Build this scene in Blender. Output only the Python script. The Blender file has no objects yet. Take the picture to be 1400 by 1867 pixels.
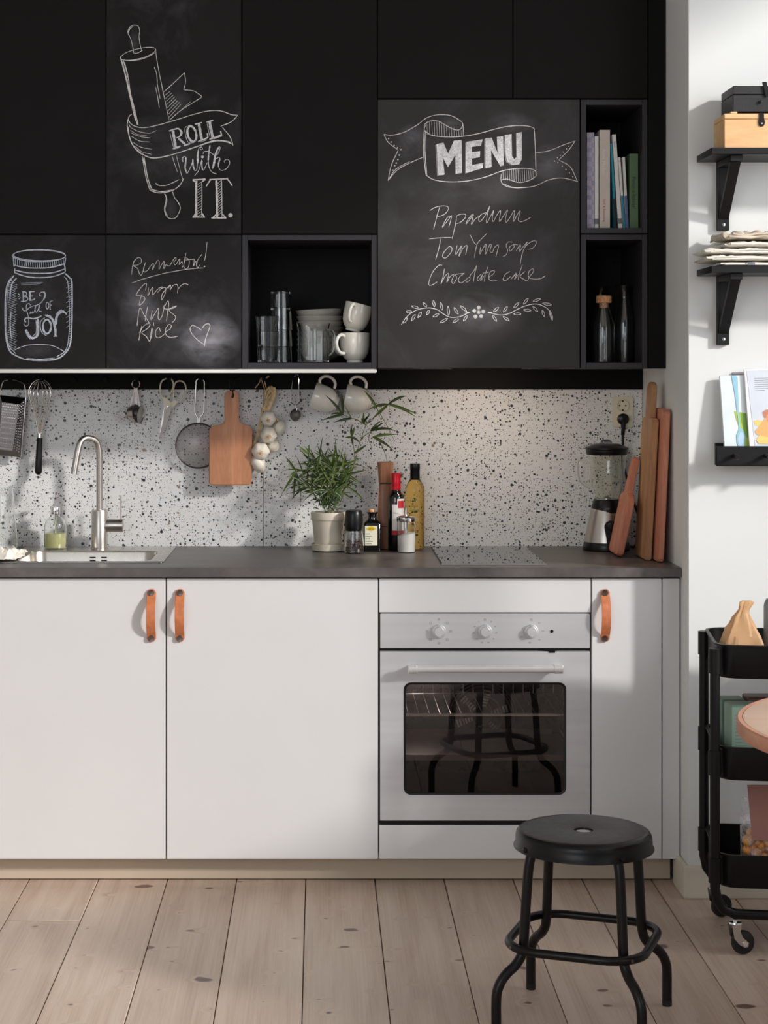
import bpy, bmesh, math, random
from mathutils import Vector, Matrix
random.seed(7)
C = bpy.context.scene.collection
PI = math.pi
# ---------------------------------------------------------------- camera
F_PX, VX, VY, CAMY, CAMZ = 3305.0, 582.0, 680.0, -5.76, 1.459
cam = bpy.data.cameras.new('camera'); camo = bpy.data.objects.new('camera', cam); C.objects.link(camo)
camo.location = (0, CAMY, CAMZ); camo.rotation_euler = (PI/2, 0, 0)
cam.sensor_fit = 'VERTICAL'; cam.sensor_height = 24; cam.lens = F_PX/1867*24
cam.shift_x = (700-VX)/1867; cam.shift_y = -(933.5-VY)/1867
bpy.context.scene.camera = camo
# ---------------------------------------------------------------- world, sun, assumed window daylight, added fill
w = bpy.data.worlds.new('world'); bpy.context.scene.world = w; w.use_nodes = True
w.node_tree.nodes['Background'].inputs[0].default_value = (0.80, 0.86, 1.0, 1)
w.node_tree.nodes['Background'].inputs[1].default_value = 0.20
def light(name, kind, loc, direction, energy, color, **kw):
    l = bpy.data.lights.new(name, kind); l.energy = energy; l.color = color
    for k, v in kw.items(): setattr(l, k, v)
    o = bpy.data.objects.new(name, l); C.objects.link(o); o.location = loc
    o.rotation_euler = Vector(direction).to_track_quat('-Z', 'Y').to_euler(); return o
light('sun', 'SUN', (5, -4, 4), (-1, .72, -.5), 2.75, (1.0, .965, .925), angle=math.radians(4.5))
light('assumed_window_light', 'AREA', (2.68, -3.0, 2.3), (-1, .25, -.12), 55, (.93, .96, 1.0), shape='RECTANGLE', size=3.4, size_y=1.9)  # soft light of the assumed window in the right wall
light('fill_behind_camera', 'AREA', (-1.6, -7.2, 2.2), (.25, 1, -.16), 52, (.90, .95, 1.0), shape='RECTANGLE', size=2.2, size_y=1.8)  # added soft front fill to brighten the niche; no window is modelled there
vs = bpy.context.scene.view_settings
vs.view_transform = 'Standard'; vs.look = 'None'; vs.gamma = 1; vs.use_curve_mapping = False; vs.exposure = 0.05
# ---------------------------------------------------------------- coordinates
def S(y): return F_PX/(y-CAMY)                       # pixels per metre at depth y
def at(px, py, y): k = (y-CAMY)/F_PX; return Vector(((px-VX)*k, y, CAMZ+(VY-py)*k))
def X_(px, y): return (px-VX)/S(y)
def Z_(py, y): return CAMZ+(VY-py)/S(y)
# ---------------------------------------------------------------- mesh builder
class MB:
    def __init__(s): s.v = []; s.f = []
    def add(s, vs_, fs):
        n = len(s.v); s.v += [Vector(p) for p in vs_]; s.f += [tuple(i+n for i in f) for f in fs]; return s
    def box(s, x0, x1, y0, y1, z0, z1):
        return s.add([(x0,y0,z0),(x1,y0,z0),(x1,y1,z0),(x0,y1,z0),(x0,y0,z1),(x1,y0,z1),(x1,y1,z1),(x0,y1,z1)],
                     [(0,3,2,1),(4,5,6,7),(0,1,5,4),(1,2,6,5),(2,3,7,6),(3,0,4,7)])
    def loft(s, loops, cap0=True, cap1=True, close=False):
        n = len(loops[0]); vs_ = [p for l in loops for p in l]; fs = []
        m = len(loops)
        for i in range(m-1 if not close else m):
            a = i*n; b = ((i+1) % m)*n
            for j in range(n): k = (j+1) % n; fs.append((a+j, a+k, b+k, b+j))
        if cap0 and not close: fs.append(tuple(reversed(range(n))))
        if cap1 and not close: fs.append(tuple(range((m-1)*n, m*n)))
        return s.add(vs_, fs)
    def lathe(s, prof, c=(0,0,0), n=32, rot=None, sx=1, sy=1, facet=0):
        c = Vector(c); loops = []
        for r, z in prof:
            l = []
            for j in range(n):
                a = 2*PI*j/n; rr = max(r, 1e-5)*(1-facet*(j % 2))
                p = Vector((rr*math.cos(a)*sx, rr*math.sin(a)*sy, z))
                if rot: p = rot @ p
                l.append(p+c)
            loops.append(l)
        closed = (abs(prof[0][0]-prof[-1][0]) < 1e-9 and abs(prof[0][1]-prof[-1][1]) < 1e-9)
        if closed: return s.loft(loops[:-1], close=True)
        return s.loft(loops)
    def cyl(s, p0, p1, r0, r1=None, n=16):
        return s.tube([p0, p1], [r0, r0 if r1 is None else r1], n)
    def tube(s, path, r, n=10, closed=False, flat=1.0, up=None):
        P = [Vector(p) for p in path]; m = len(P)
        R = r if isinstance(r, (list, tuple)) else [r]*m
        T = []
        for i in range(m):
            a = P[(i-1) % m] if (closed or i > 0) else P[i]; b = P[(i+1) % m] if (closed or i < m-1) else P[i]
            T.append((b-a).normalized())
        u = Vector(up) if up else (Vector((0,0,1)) if abs(T[0].z) < .9 else Vector((0,1,0)))
        u = (u - T[0]*u.dot(T[0])).normalized(); loops = []
        for i in range(m):
            u = (u - T[i]*u.dot(T[i])).normalized(); v = T[i].cross(u)
            loops.append([P[i]+(u*math.cos(2*PI*j/n)*flat+v*math.sin(2*PI*j/n))*R[i] for j in range(n)])
        return s.loft(loops, close=closed)
    def prism(s, poly, y0, y1):                      # poly in (x,z), extruded along y
        return s.loft([[Vector((x, y1, z)) for x, z in poly], [Vector((x, y0, z)) for x, z in poly]])
    def sphere(s, c, rx, ry=None, rz=None, n=16, m=10, rot=None):
        ry = rx if ry is None else ry; rz = rx if rz is None else rz
        c = Vector(c); loops = []
        for i in range(m+1):
            t = -PI/2+PI*i/m; cr = max(math.cos(t), 1e-3); l = []
            for j in range(n):
                a = 2*PI*j/n; p = Vector((rx*cr*math.cos(a), ry*cr*math.sin(a), rz*math.sin(t)))
                if rot: p = rot @ p
                l.append(p+c)
            loops.append(l)
        return s.loft(loops)
    def xf(s, mtx):
        s.v = [mtx @ p for p in s.v]; return s
    def join(s, o): return s.add(o.v, o.f)
def rrect(x0, x1, z0, z1, r, k=5):                   # rounded rectangle, ccw, 4*(k+1) points
    out = []
    for cx, cz, a0 in ((x1-r, z1-r, 0), (x0+r, z1-r, PI/2), (x0+r, z0+r, PI), (x1-r, z0+r, 1.5*PI)):
        for i in range(k+1):
            a = a0+PI/2*i/k; out.append((cx+r*math.cos(a), cz+r*math.sin(a)))
    return out
def rect_match(pts, x0, x1, z0, z1):                  # outer rectangle points matching an inner rounded loop
    k = len(pts)//4; out = []
    cs = [(x1, z1), (x0, z1), (x0, z0), (x1, z0)]
    for q in range(4):
        for i in range(k):
            px, pz = pts[q*k+i]; cx, cz = cs[q]; t = i/(k-1)
            if q in (0, 2): out.append((cx, pz) if t < .5 else ((px, cz) if t > .5 else (cx, cz)))
            else: out.append((px, cz) if t < .5 else ((cx, pz) if t > .5 else (cx, cz)))
    # exact corner point
    for q in range(4): out[q*k+k//2] = cs[q]
    return out
def crom(pts, step=6, closed=False):
    P = [Vector(p) for p in pts]; n = len(P)
    if n < 3: return P
    out = []
    for i in range(n if closed else n-1):
        a = P[(i-1) % n] if (closed or i > 0) else P[0]*2-P[1]
        b = P[i]; c = P[(i+1) % n]; d = P[(i+2) % n] if (closed or i < n-2) else P[-1]*2-P[-2]
        for k in range(step):
            t = k/step
            out.append(.5*((2*b)+(c-a)*t+(2*a-5*b+4*c-d)*t*t+(3*b-a-3*c+d)*t*t*t))
    if not closed: out.append(P[-1])
    return out
OFF = {}
def finish(mb, name, bevel=0, smooth=True, ang=38, seg=2):
    me = bpy.data.meshes.new(name)
    bm = bmesh.new(); vv = [bm.verts.new(p) for p in mb.v]
    for f in mb.f:
        try: bm.faces.new([vv[i] for i in f])
        except Exception: pass
    bmesh.ops.recalc_face_normals(bm, faces=bm.faces)
    if bevel:
        bm.normal_update()
        ed = [e for e in bm.edges if len(e.link_faces) == 2 and e.calc_face_angle(0) > math.radians(30)]
        bmesh.ops.bevel(bm, geom=ed, offset=bevel, segments=seg, affect='EDGES', clamp_overlap=True)
    bm.normal_update()
    if smooth:
        for f in bm.faces: f.smooth = True
        lim = math.radians(ang)
        for e in bm.edges:
            if len(e.link_faces) != 2 or e.calc_face_angle(0) > lim: e.smooth = False
    bm.to_mesh(me); bm.free(); return me
def tag(o, label=None, cat=None, group=None, kind=None):
    if label: o['label'] = label
    if cat: o['category'] = cat
    if group: o['group'] = group
    if kind: o['kind'] = kind
    return o
def obj(name, mb, m, parent=None, bevel=0, smooth=True, ang=38, label=None, cat=None, group=None, kind=None, seg=2, loc=None):
    off = OFF[parent.name] if parent else None
    if off is None:
        if loc is not None: off = Vector(loc)
        else:
            xs = [p.x for p in mb.v]; ys = [p.y for p in mb.v]; zs = [p.z for p in mb.v]
            off = Vector(((min(xs)+max(xs))/2, (min(ys)+max(ys))/2, min(zs)))
    mb.v = [p-off for p in mb.v]
    me = finish(mb, name, bevel, smooth, ang, seg); me.materials.append(m)
    o = bpy.data.objects.new(name, me); C.objects.link(o)
    if parent: o.parent = parent
    else: o.location = off
    OFF[o.name] = off
    return tag(o, label, cat, group, kind)
def thing(name, label, cat, loc=(0,0,0), group=None, local=False, rot=None, kind=None):
    o = bpy.data.objects.new(name, None); C.objects.link(o); o.location = loc; o.empty_display_size = .05
    if rot: o.rotation_euler = rot
    OFF[o.name] = Vector((0,0,0)) if local else Vector(loc)
    return tag(o, label, cat, group, kind)
def dup(root, loc, rot=None, label=None):
    r = root.copy(); C.objects.link(r); r.location = loc
    if rot is not None: r.rotation_euler = rot
    if label: r['label'] = label
    for ch in list(root.children):
        c = ch.copy(); C.objects.link(c); c.parent = r
        for g in list(ch.children):
            d = g.copy(); C.objects.link(d); d.parent = c
    return r
def text_mb(body, size, align='CENTER', bold=0):
    cu = bpy.data.curves.new('t', 'FONT'); cu.body = body; cu.size = size; cu.align_x = align; cu.offset = bold; cu.resolution_u = 2
    o = bpy.data.objects.new('t', cu); C.objects.link(o)
    dg = bpy.context.evaluated_depsgraph_get(); dg.update()
    me = bpy.data.meshes.new_from_object(o.evaluated_get(dg))
    mb = MB(); mb.add([v.co.copy() for v in me.vertices], [tuple(p.vertices) for p in me.polygons])
    bpy.data.objects.remove(o); bpy.data.curves.remove(cu); bpy.data.meshes.remove(me)
    return mb
# ---------------------------------------------------------------- materials
def lin(c): 
    return tuple(((x/255)/12.92 if x/255 <= .04045 else ((x/255+.055)/1.055)**2.4) for x in c)+(1,)
class NT:
    def __init__(s, name):
        s.m = bpy.data.materials.new(name); s.m.use_nodes = True; s.t = s.m.node_tree; s.b = s.t.nodes['Principled BSDF']
        s.out = s.t.nodes['Material Output']
    def n(s, typ, **kw):
        nd = s.t.nodes.new(typ)
        for k, v in kw.items():
            if k.startswith('i_'):
                key = k[2:]; key = int(key) if key.isdigit() else key.replace('_', ' ')
                if hasattr(v, 'bl_idname') or hasattr(v, 'is_linked'): s.t.links.new(v, nd.inputs[key])
                else: nd.inputs[key].default_value = v
            else: setattr(nd, k, v)
        return nd
    def l(s, a, b): s.t.links.new(a, b)
    def math(s, op, a, b=None, clamp=False):
        nd = s.t.nodes.new('ShaderNodeMath'); nd.operation = op; nd.use_clamp = clamp
        for i, v in enumerate((a, b)):
            if v is None: continue
            if isinstance(v, (int, float)): nd.inputs[i].default_value = v
            else: s.l(v, nd.inputs[i])
        return nd.outputs[0]
    def mix(s, fac, a, b):
        nd = s.t.nodes.new('ShaderNodeMix'); nd.data_type = 'RGBA'
        for key, v in ((0, fac), (6, a), (7, b)):
            if isinstance(v, (int, float, tuple)): nd.inputs[key].default_value = v
            else: s.l(v, nd.inputs[key])
        return nd.outputs[2]
    def ramp(s, fac, stops):
        nd = s.t.nodes.new('ShaderNodeValToRGB'); s.l(fac, nd.inputs[0]); el = nd.color_ramp.elements
        while len(el) < len(stops): el.new(.5)
        for e, (p, c) in zip(el, stops): e.position = p; e.color = c
        return nd.outputs[0]
    def coord(s, kind='Object', scale=(1,1,1), rot=(0,0,0)):
        tc = s.t.nodes.new('ShaderNodeTexCoord'); mp = s.t.nodes.new('ShaderNodeMapping')
        s.l(tc.outputs[kind], mp.inputs[0]); mp.inputs['Scale'].default_value = scale; mp.inputs['Rotation'].default_value = rot
        return mp.outputs[0]
    def world(s, scale=(1,1,1)):
        tc = s.t.nodes.new('ShaderNodeNewGeometry'); mp = s.t.nodes.new('ShaderNodeMapping')
        s.l(tc.outputs['Position'], mp.inputs[0]); mp.inputs['Scale'].default_value = scale
        return mp.outputs[0]
    def noise(s, vec, scale, detail=4, rough=.5, dist=0):
        nd = s.t.nodes.new('ShaderNodeTexNoise'); s.l(vec, nd.inputs['Vector'])
        nd.inputs['Scale'].default_value = scale; nd.inputs['Detail'].default_value = detail
        nd.inputs['Roughness'].default_value = rough; nd.inputs['Distortion'].default_value = dist
        return nd.outputs['Fac']
    def bump(s, h, strength=.2, dist=.001):
        nd = s.t.nodes.new('ShaderNodeBump'); nd.inputs['Strength'].default_value = strength; nd.inputs['Distance'].default_value = dist
        s.l(h, nd.inputs['Height']); s.l(nd.outputs[0], s.b.inputs['Normal'])
    def set(s, **kw):
        for k, v in kw.items():
            key = {'col': 'Base Color', 'rough': 'Roughness', 'metal': 'Metallic', 'spec': 'Specular IOR Level', 'trans': 'Transmission Weight',
                   'ior': 'IOR', 'alpha': 'Alpha', 'coat': 'Coat Weight', 'sheen': 'Sheen Weight', 'sss': 'Subsurface Weight'}[k]
            if isinstance(v, (int, float, tuple)): s.b.inputs[key].default_value = v
            else: s.l(v, s.b.inputs[key])
        return s
def pm(name, col, rough=.5, metal=0, var=.06, scale=12, bump=0, bscale=200, stretch=(1,1,1), **kw):
    t = NT(name); c = lin(col); co = t.coord(scale=stretch)
    f = t.noise(co, scale, 3)
    a = tuple(max(0, x*(1-var*2)) for x in c[:3])+(1,); b = tuple(min(1, x*(1+var*2)) for x in c[:3])+(1,)
    t.set(col=t.ramp(f, [(.3, a), (.7, b)]), metal=metal, **kw)
    t.set(rough=t.math('ADD', t.math('MULTIPLY', t.noise(co, scale*3, 2), .1), rough-.05))
    if bump: t.bump(t.noise(co, bscale, 3), bump)
    return t.m
def wood(name, c1, c2, axis='Z', scale=1.0, rough=.45, strips=None):
    t = NT(name); st = {'X': (1,9,9), 'Y': (9,1,9), 'Z': (9,9,1)}[axis]
    co = t.coord(scale=tuple(v*scale for v in st))
    n1 = t.noise(co, 3.0, 6, .6, .6); n2 = t.noise(co, 22.0, 4, .6)
    f = t.math('ADD', t.math('MULTIPLY', n1, .7), t.math('MULTIPLY', n2, .3))
    col = t.ramp(f, [(.3, lin(c2)), (.5, lin(tuple((a+b)/2 for a, b in zip(c1, c2)))), (.72, lin(c1))])
    if strips:
        sep = t.n('ShaderNodeSeparateXYZ'); t.l(t.coord(), sep.inputs[0])
        fl = t.math('FLOOR', t.math('MULTIPLY', sep.outputs['XYZ'.index(strips[0])], 1/strips[1]))
        wn = t.n('ShaderNodeTexWhiteNoise', noise_dimensions='1D'); t.l(fl, wn.inputs['W'])
        hs = t.n('ShaderNodeHueSaturation'); t.l(col, hs.inputs['Color'])
        t.l(t.math('ADD', t.math('MULTIPLY', wn.outputs['Value'], .35), .82), hs.inputs['Value']); col = hs.outputs[0]
    t.set(col=col, rough=rough); t.bump(f, .12); return t.m
def glass(name, col=(1,1,1), rough=0.0, ior=1.45):
    t = NT(name); c = tuple(col)+(1,)
    t.set(trans=1.0, rough=t.math('ADD', t.math('MULTIPLY', t.noise(t.coord(), 6, 2), .02), rough), ior=ior, col=c)
    return t.m
def chalkboard(name, smudges=(), base=(36,34,34)):
    t = NT(name); g = t.world()
    nz = t.noise(g, 6, 5, .6, .8); nf = t.noise(t.world((1,1,1.5)), 11, 5, .6, .3)
    f = t.math('MULTIPLY', t.math('SUBTRACT', nz, .5, True), .22)
    for px, py, rx, ry, st in smudges:
        y = -.405; c = at(px, py, y)
        sub = t.n('ShaderNodeVectorMath', operation='SUBTRACT'); t.l(g, sub.inputs[0]); sub.inputs[1].default_value = c
        mu = t.n('ShaderNodeVectorMath', operation='MULTIPLY'); t.l(sub.outputs[0], mu.inputs[0]); mu.inputs[1].default_value = (S(y)/rx, 0, S(y)/ry)
        ln = t.n('ShaderNodeVectorMath', operation='LENGTH'); t.l(mu.outputs[0], ln.inputs[0])
        e = t.math('SUBTRACT', 1.0, ln.outputs['Value'], True)
        e = t.math('MULTIPLY', t.math('POWER', e, .8), t.math('MULTIPLY', t.math('SUBTRACT', nf, .28, True), st*2.2))
        f = t.math('ADD', f, e, True)
    col = t.mix(f, lin(base), lin((178,176,184)))
    t.set(col=col, rough=.52, spec=.2); t.bump(t.noise(g, 420, 2), .06, .0004); return t.m
M = {}
M['door_black'] = pm('black_laminate', (21,18,17), .5, var=.05, scale=3, spec=.12)
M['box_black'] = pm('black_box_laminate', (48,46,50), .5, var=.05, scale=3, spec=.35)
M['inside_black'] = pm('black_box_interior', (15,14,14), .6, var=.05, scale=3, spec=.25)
M['rail_black'] = pm('black_painted_rail', (10,9,8), .6, scale=8, spec=.15)
M['white_door'] = pm('white_foil_door', (218,216,216), .38, var=.012, scale=2)
M['plinth'] = pm('beige_plinth', (196,180,160), .5, var=.02, scale=4)
M['carcass'] = pm('carcass_board', (190,180,168), .6)
M['wall'] = pm('painted_wall', (227,228,226), .85, var=.015, scale=2, bump=.05, bscale=120)
M['ceil'] = pm('ceiling_paint', (200,198,192), .9, var=.01)
M['trimw'] = pm('baseboard_paint', (222,214,198), .5, var=.02)
M['black_metal'] = pm('black_powder_coat', (11,10,11), .36, var=.05, scale=20, spec=.32)
M['cart_black'] = pm('cart_powder_coat', (10,9,10), .42, var=.05, scale=20, spec=.28)
M['black_wood'] = pm('black_stained_wood', (18,17,19), .45, spec=.3, var=.12, scale=8, stretch=(1,6,6), bump=.1, bscale=40)
M['black_plastic'] = pm('black_plastic', (13,13,14), .32, scale=10, spec=.35)
M['rubber'] = pm('black_rubber', (16,16,16), .6)
M['steel'] = pm('brushed_steel', (196,190,184), .32, metal=1, var=.04, scale=30, stretch=(1,1,.05))
M['steel_h'] = pm('brushed_steel_panel', (214,214,216), .36, metal=.5, var=.03, scale=30, stretch=(.04,1,1))
M['handle_steel'] = pm('bright_satin_steel', (232,230,230), .22, metal=.6, var=.01)
M['sink_steel'] = pm('sink_steel', (190,184,176), .28, metal=1, var=.02)
M['chrome'] = pm('polished_chrome', (232,230,230), .1, metal=1, var=.01)
M['wire'] = pm('steel_wire', (205,198,190), .22, metal=1, var=.02)
M['dark_steel'] = pm('dark_steel', (120,112,108), .3, metal=1, var=.05)
M['leather'] = pm('tan_leather', (196,116,72), .5, var=.08, scale=60, bump=.15, bscale=500)
M['white_ceramic'] = pm('white_stoneware', (232,228,218), .15, var=.02, scale=5, coat=.3)
M['grey_ceramic'] = pm('grey_stoneware', (208,202,192), .35, var=.02)
M['pot'] = pm('beige_pot', (206,196,178), .5, var=.03)
M['ivory'] = pm('ivory_plastic', (222,214,190), .35, var=.02)
M['glass'] = glass('clear_glass', (.97,.985,.98))
M['glass_green'] = glass('greenish_glass', (.965,.98,.94))
M['glass_bottle_dark'] = glass('dark_green_glass', (.05,.07,.02))
M['glass_red'] = glass('red_wine_glass', (.22,.02,.015))
M['vinegar'] = glass('golden_vinegar', (.93,.66,.22), .0, 1.35)
M['black_glaze'] = pm('black_glazed_bottle', (10,9,9), .08, coat=.5)
M['cork'] = pm('cork', (206,150,104), .8, var=.15, scale=120, bump=.3)
M['soap'] = pm('yellow_soap', (250,246,178), .3, var=.01, trans=.45, ior=1.33)
M['salt'] = pm('white_sugar', (240,236,230), .9, bump=.4, bscale=600)
M['linen'] = pm('natural_linen', (242,236,224), .9, var=.05, scale=40, bump=.3, bscale=700)
M['linen_dark'] = pm('grey_linen', (216,202,182), .9, var=.1, scale=40, bump=.3, bscale=700)
M['stripe'] = pm('blue_grey_stripe', (120,122,136), .9)
M['kraft'] = pm('kraft_paper', (226,176,126), .45, var=.06, scale=20, bump=.2, bscale=80)
M['paper'] = pm('white_paper', (232,228,224), .6, var=.01)
M['leaf'] = pm('green_leaf', (74,92,30), .4, var=.2, scale=30)
M['leaf_dark'] = pm('dark_green_leaf', (44,64,22), .45, var=.2, scale=30)
M['stem'] = pm('green_stem', (110,112,66), .6)
M['soil'] = pm('soil', (58,42,32), .9, var=.3, scale=80, bump=.6)
M['raffia'] = pm('dry_raffia', (214,184,138), .8, var=.15, scale=60)
M['garlic'] = pm('garlic_skin', (232,224,208), .5, var=.06, scale=30, stretch=(1,1,.3), sss=.1)
M['garlic_root'] = pm('garlic_root', (206,158,104), .9, var=.2, scale=200, bump=.5)
M['board_a'] = wood('cherry_board', (222,162,120), (184,116,78), 'Z', 1, .45, ('X', .031))
M['board_b'] = wood('oak_board', (206,160,114), (150,106,70), 'Z', 1, .5)
M['board_c'] = wood('pinkish_board', (220,152,120), (176,104,80), 'Z', 1, .5)
M['acacia'] = wood('acacia_mill', (206,150,108), (118,72,48), 'Z', .8, .4)
M['box_wood'] = wood('pine_box', (246,206,158), (222,168,112), 'X', .7, .55)
M['table_wood'] = wood('birch_table', (248,214,188), (232,190,160), 'X', .3, .4)
M['table_edge'] = wood('birch_table_edge', (214,154,122), (176,116,88), 'X', .3, .4)
def plain(name, col, rough=.5, **kw): return pm(name, col, rough, var=.03, **kw)
M['red'] = plain('red_foil', (200,24,44), .25, metal=.3)
M['redlabel'] = plain('red_label', (190,20,40), .5)
M['yellow'] = plain('yellow_label', (222,190,30), .5)
M['label'] = plain('cream_label', (226,222,200), .6)
M['ink'] = plain('dark_ink', (30,26,26), .6)
M['ink_green'] = plain('green_ink', (30,92,48), .5)
M['ink_gold'] = plain('gold_ink', (176,120,40), .4)
M['ink_red'] = plain('red_ink', (196,60,60), .6)
M['ink_grey'] = plain('grey_print', (120,118,118), .6)
M['b_green'] = plain('green_book', (92,120,84), .6)
M['b_teal'] = plain('teal_book', (24,138,160), .5)
M['b_blue'] = plain('blue_book', (92,106,156), .5)
M['b_cream'] = plain('cream_book', (214,202,190), .6)
M['tea_green'] = plain('sage_box', (112,136,120), .6, bump=.2, bscale=30)
M['tea_green2'] = plain('light_sage_box', (140,164,146), .6, bump=.2, bscale=30)
M['brown_pack'] = plain('brown_pack', (104,76,62), .6, bump=.2, bscale=30)
M['pinkcard'] = plain('pink_card', (172,122,110), .7)
M['lamp_white'] = plain('white_aluminium', (236,234,226), .4)
M['enamel'] = plain('black_enamel', (46,44,44), .28)
M['enamel_brown'] = plain('brown_enamel', (62,38,34), .3)
M['pasta'] = pm('golden_pasta', (224,150,60), .5, var=.12, scale=40)
# ---------------------------------------------------------------- special materials
def speckle():
    t = NT('speckled_backsplash'); g = t.world()
    sep = t.n('ShaderNodeSeparateXYZ'); t.l(g, sep.inputs[0])
    cmb = t.n('ShaderNodeCombineXYZ'); t.l(sep.outputs[0], cmb.inputs[0]); t.l(sep.outputs[2], cmb.inputs[1])
    nz = t.n('ShaderNodeTexNoise', i_Scale=120.0, i_Detail=1.0); t.l(cmb.outputs[0], nz.inputs['Vector'])
    sb = t.n('ShaderNodeVectorMath', operation='SUBTRACT'); t.l(nz.outputs['Color'], sb.inputs[0]); sb.inputs[1].default_value = (.5,.5,.5)
    sc = t.n('ShaderNodeVectorMath', operation='SCALE'); t.l(sb.outputs[0], sc.inputs[0]); sc.inputs['Scale'].default_value = .0025
    ad = t.n('ShaderNodeVectorMath', operation='ADD'); t.l(cmb.outputs[0], ad.inputs[0]); t.l(sc.outputs[0], ad.inputs[1])
    dens = t.noise(cmb.outputs[0], 4.5, 2)
    warm = t.noise(cmb.outputs[0], 1.5, 2)
    col = t.mix(warm, lin((222,222,222)), lin((228,226,222)))
    def layer(col, scale, rmax, power, cols, keep):
        v = t.n('ShaderNodeTexVoronoi', voronoi_dimensions='2D', i_Scale=scale); t.l(ad.outputs[0], v.inputs['Vector'])
        s2 = t.n('ShaderNodeSeparateColor'); t.l(v.outputs['Color'], s2.inputs[0])
        r = t.math('MULTIPLY', t.math('POWER', s2.outputs[0], power), rmax)
        r = t.math('MULTIPLY', r, t.math('LESS_THAN', s2.outputs[1], t.math('MULTIPLY', t.math('ADD', dens, -.12), keep)))
        mask = t.math('MULTIPLY', t.math('SUBTRACT', r, v.outputs['Distance']), 14.0, True)
        cc = t.ramp(s2.outputs[2], cols)
        return t.mix(mask, col, cc)
    dark = [(0, lin((26,28,34))), (.62, lin((32,36,44))), (.72, lin((24,62,78))), (.8, lin((34,36,40))), (.9, lin((150,128,108)))]
    light_ = [(0, lin((190,178,160))), (.5, lin((170,165,158))), (1, lin((60,62,70)))]
    col = layer(col, 62, .14, 1.2, light_, 1.1)
    col = layer(col, 210, .30, 1.4, dark, 1.3)
    col = layer(col, 120, .33, 1.3, dark, 1.7)
    col = layer(col, 66, .29, 1.8, dark, 1.8)
    col = layer(col, 36, .23, 2.4, dark, 2.0)
    col = layer(col, 19, .12, 3.5, dark, 1.9)
    t.set(col=col, rough=.38); return t.m
M['splash'] = speckle()
def counter_mat():
    t = NT('dark_stone_worktop'); g = t.world()
    a = t.noise(g, 9, 6, .6, .4); b = t.noise(t.world((1,3,1)), 3, 4, .6)
    col = t.ramp(t.math('ADD', t.math('MULTIPLY', a, .6), t.math('MULTIPLY', b, .4)), [(.3, lin((66,62,61))), (.5, lin((88,82,80))), (.7, lin((112,106,104)))])
    t.set(col=col, rough=t.math('ADD', t.math('MULTIPLY', a, .15), .3), spec=.5); t.bump(t.noise(g, 160, 3), .08); return t.m
M['counter'] = counter_mat()
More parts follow.
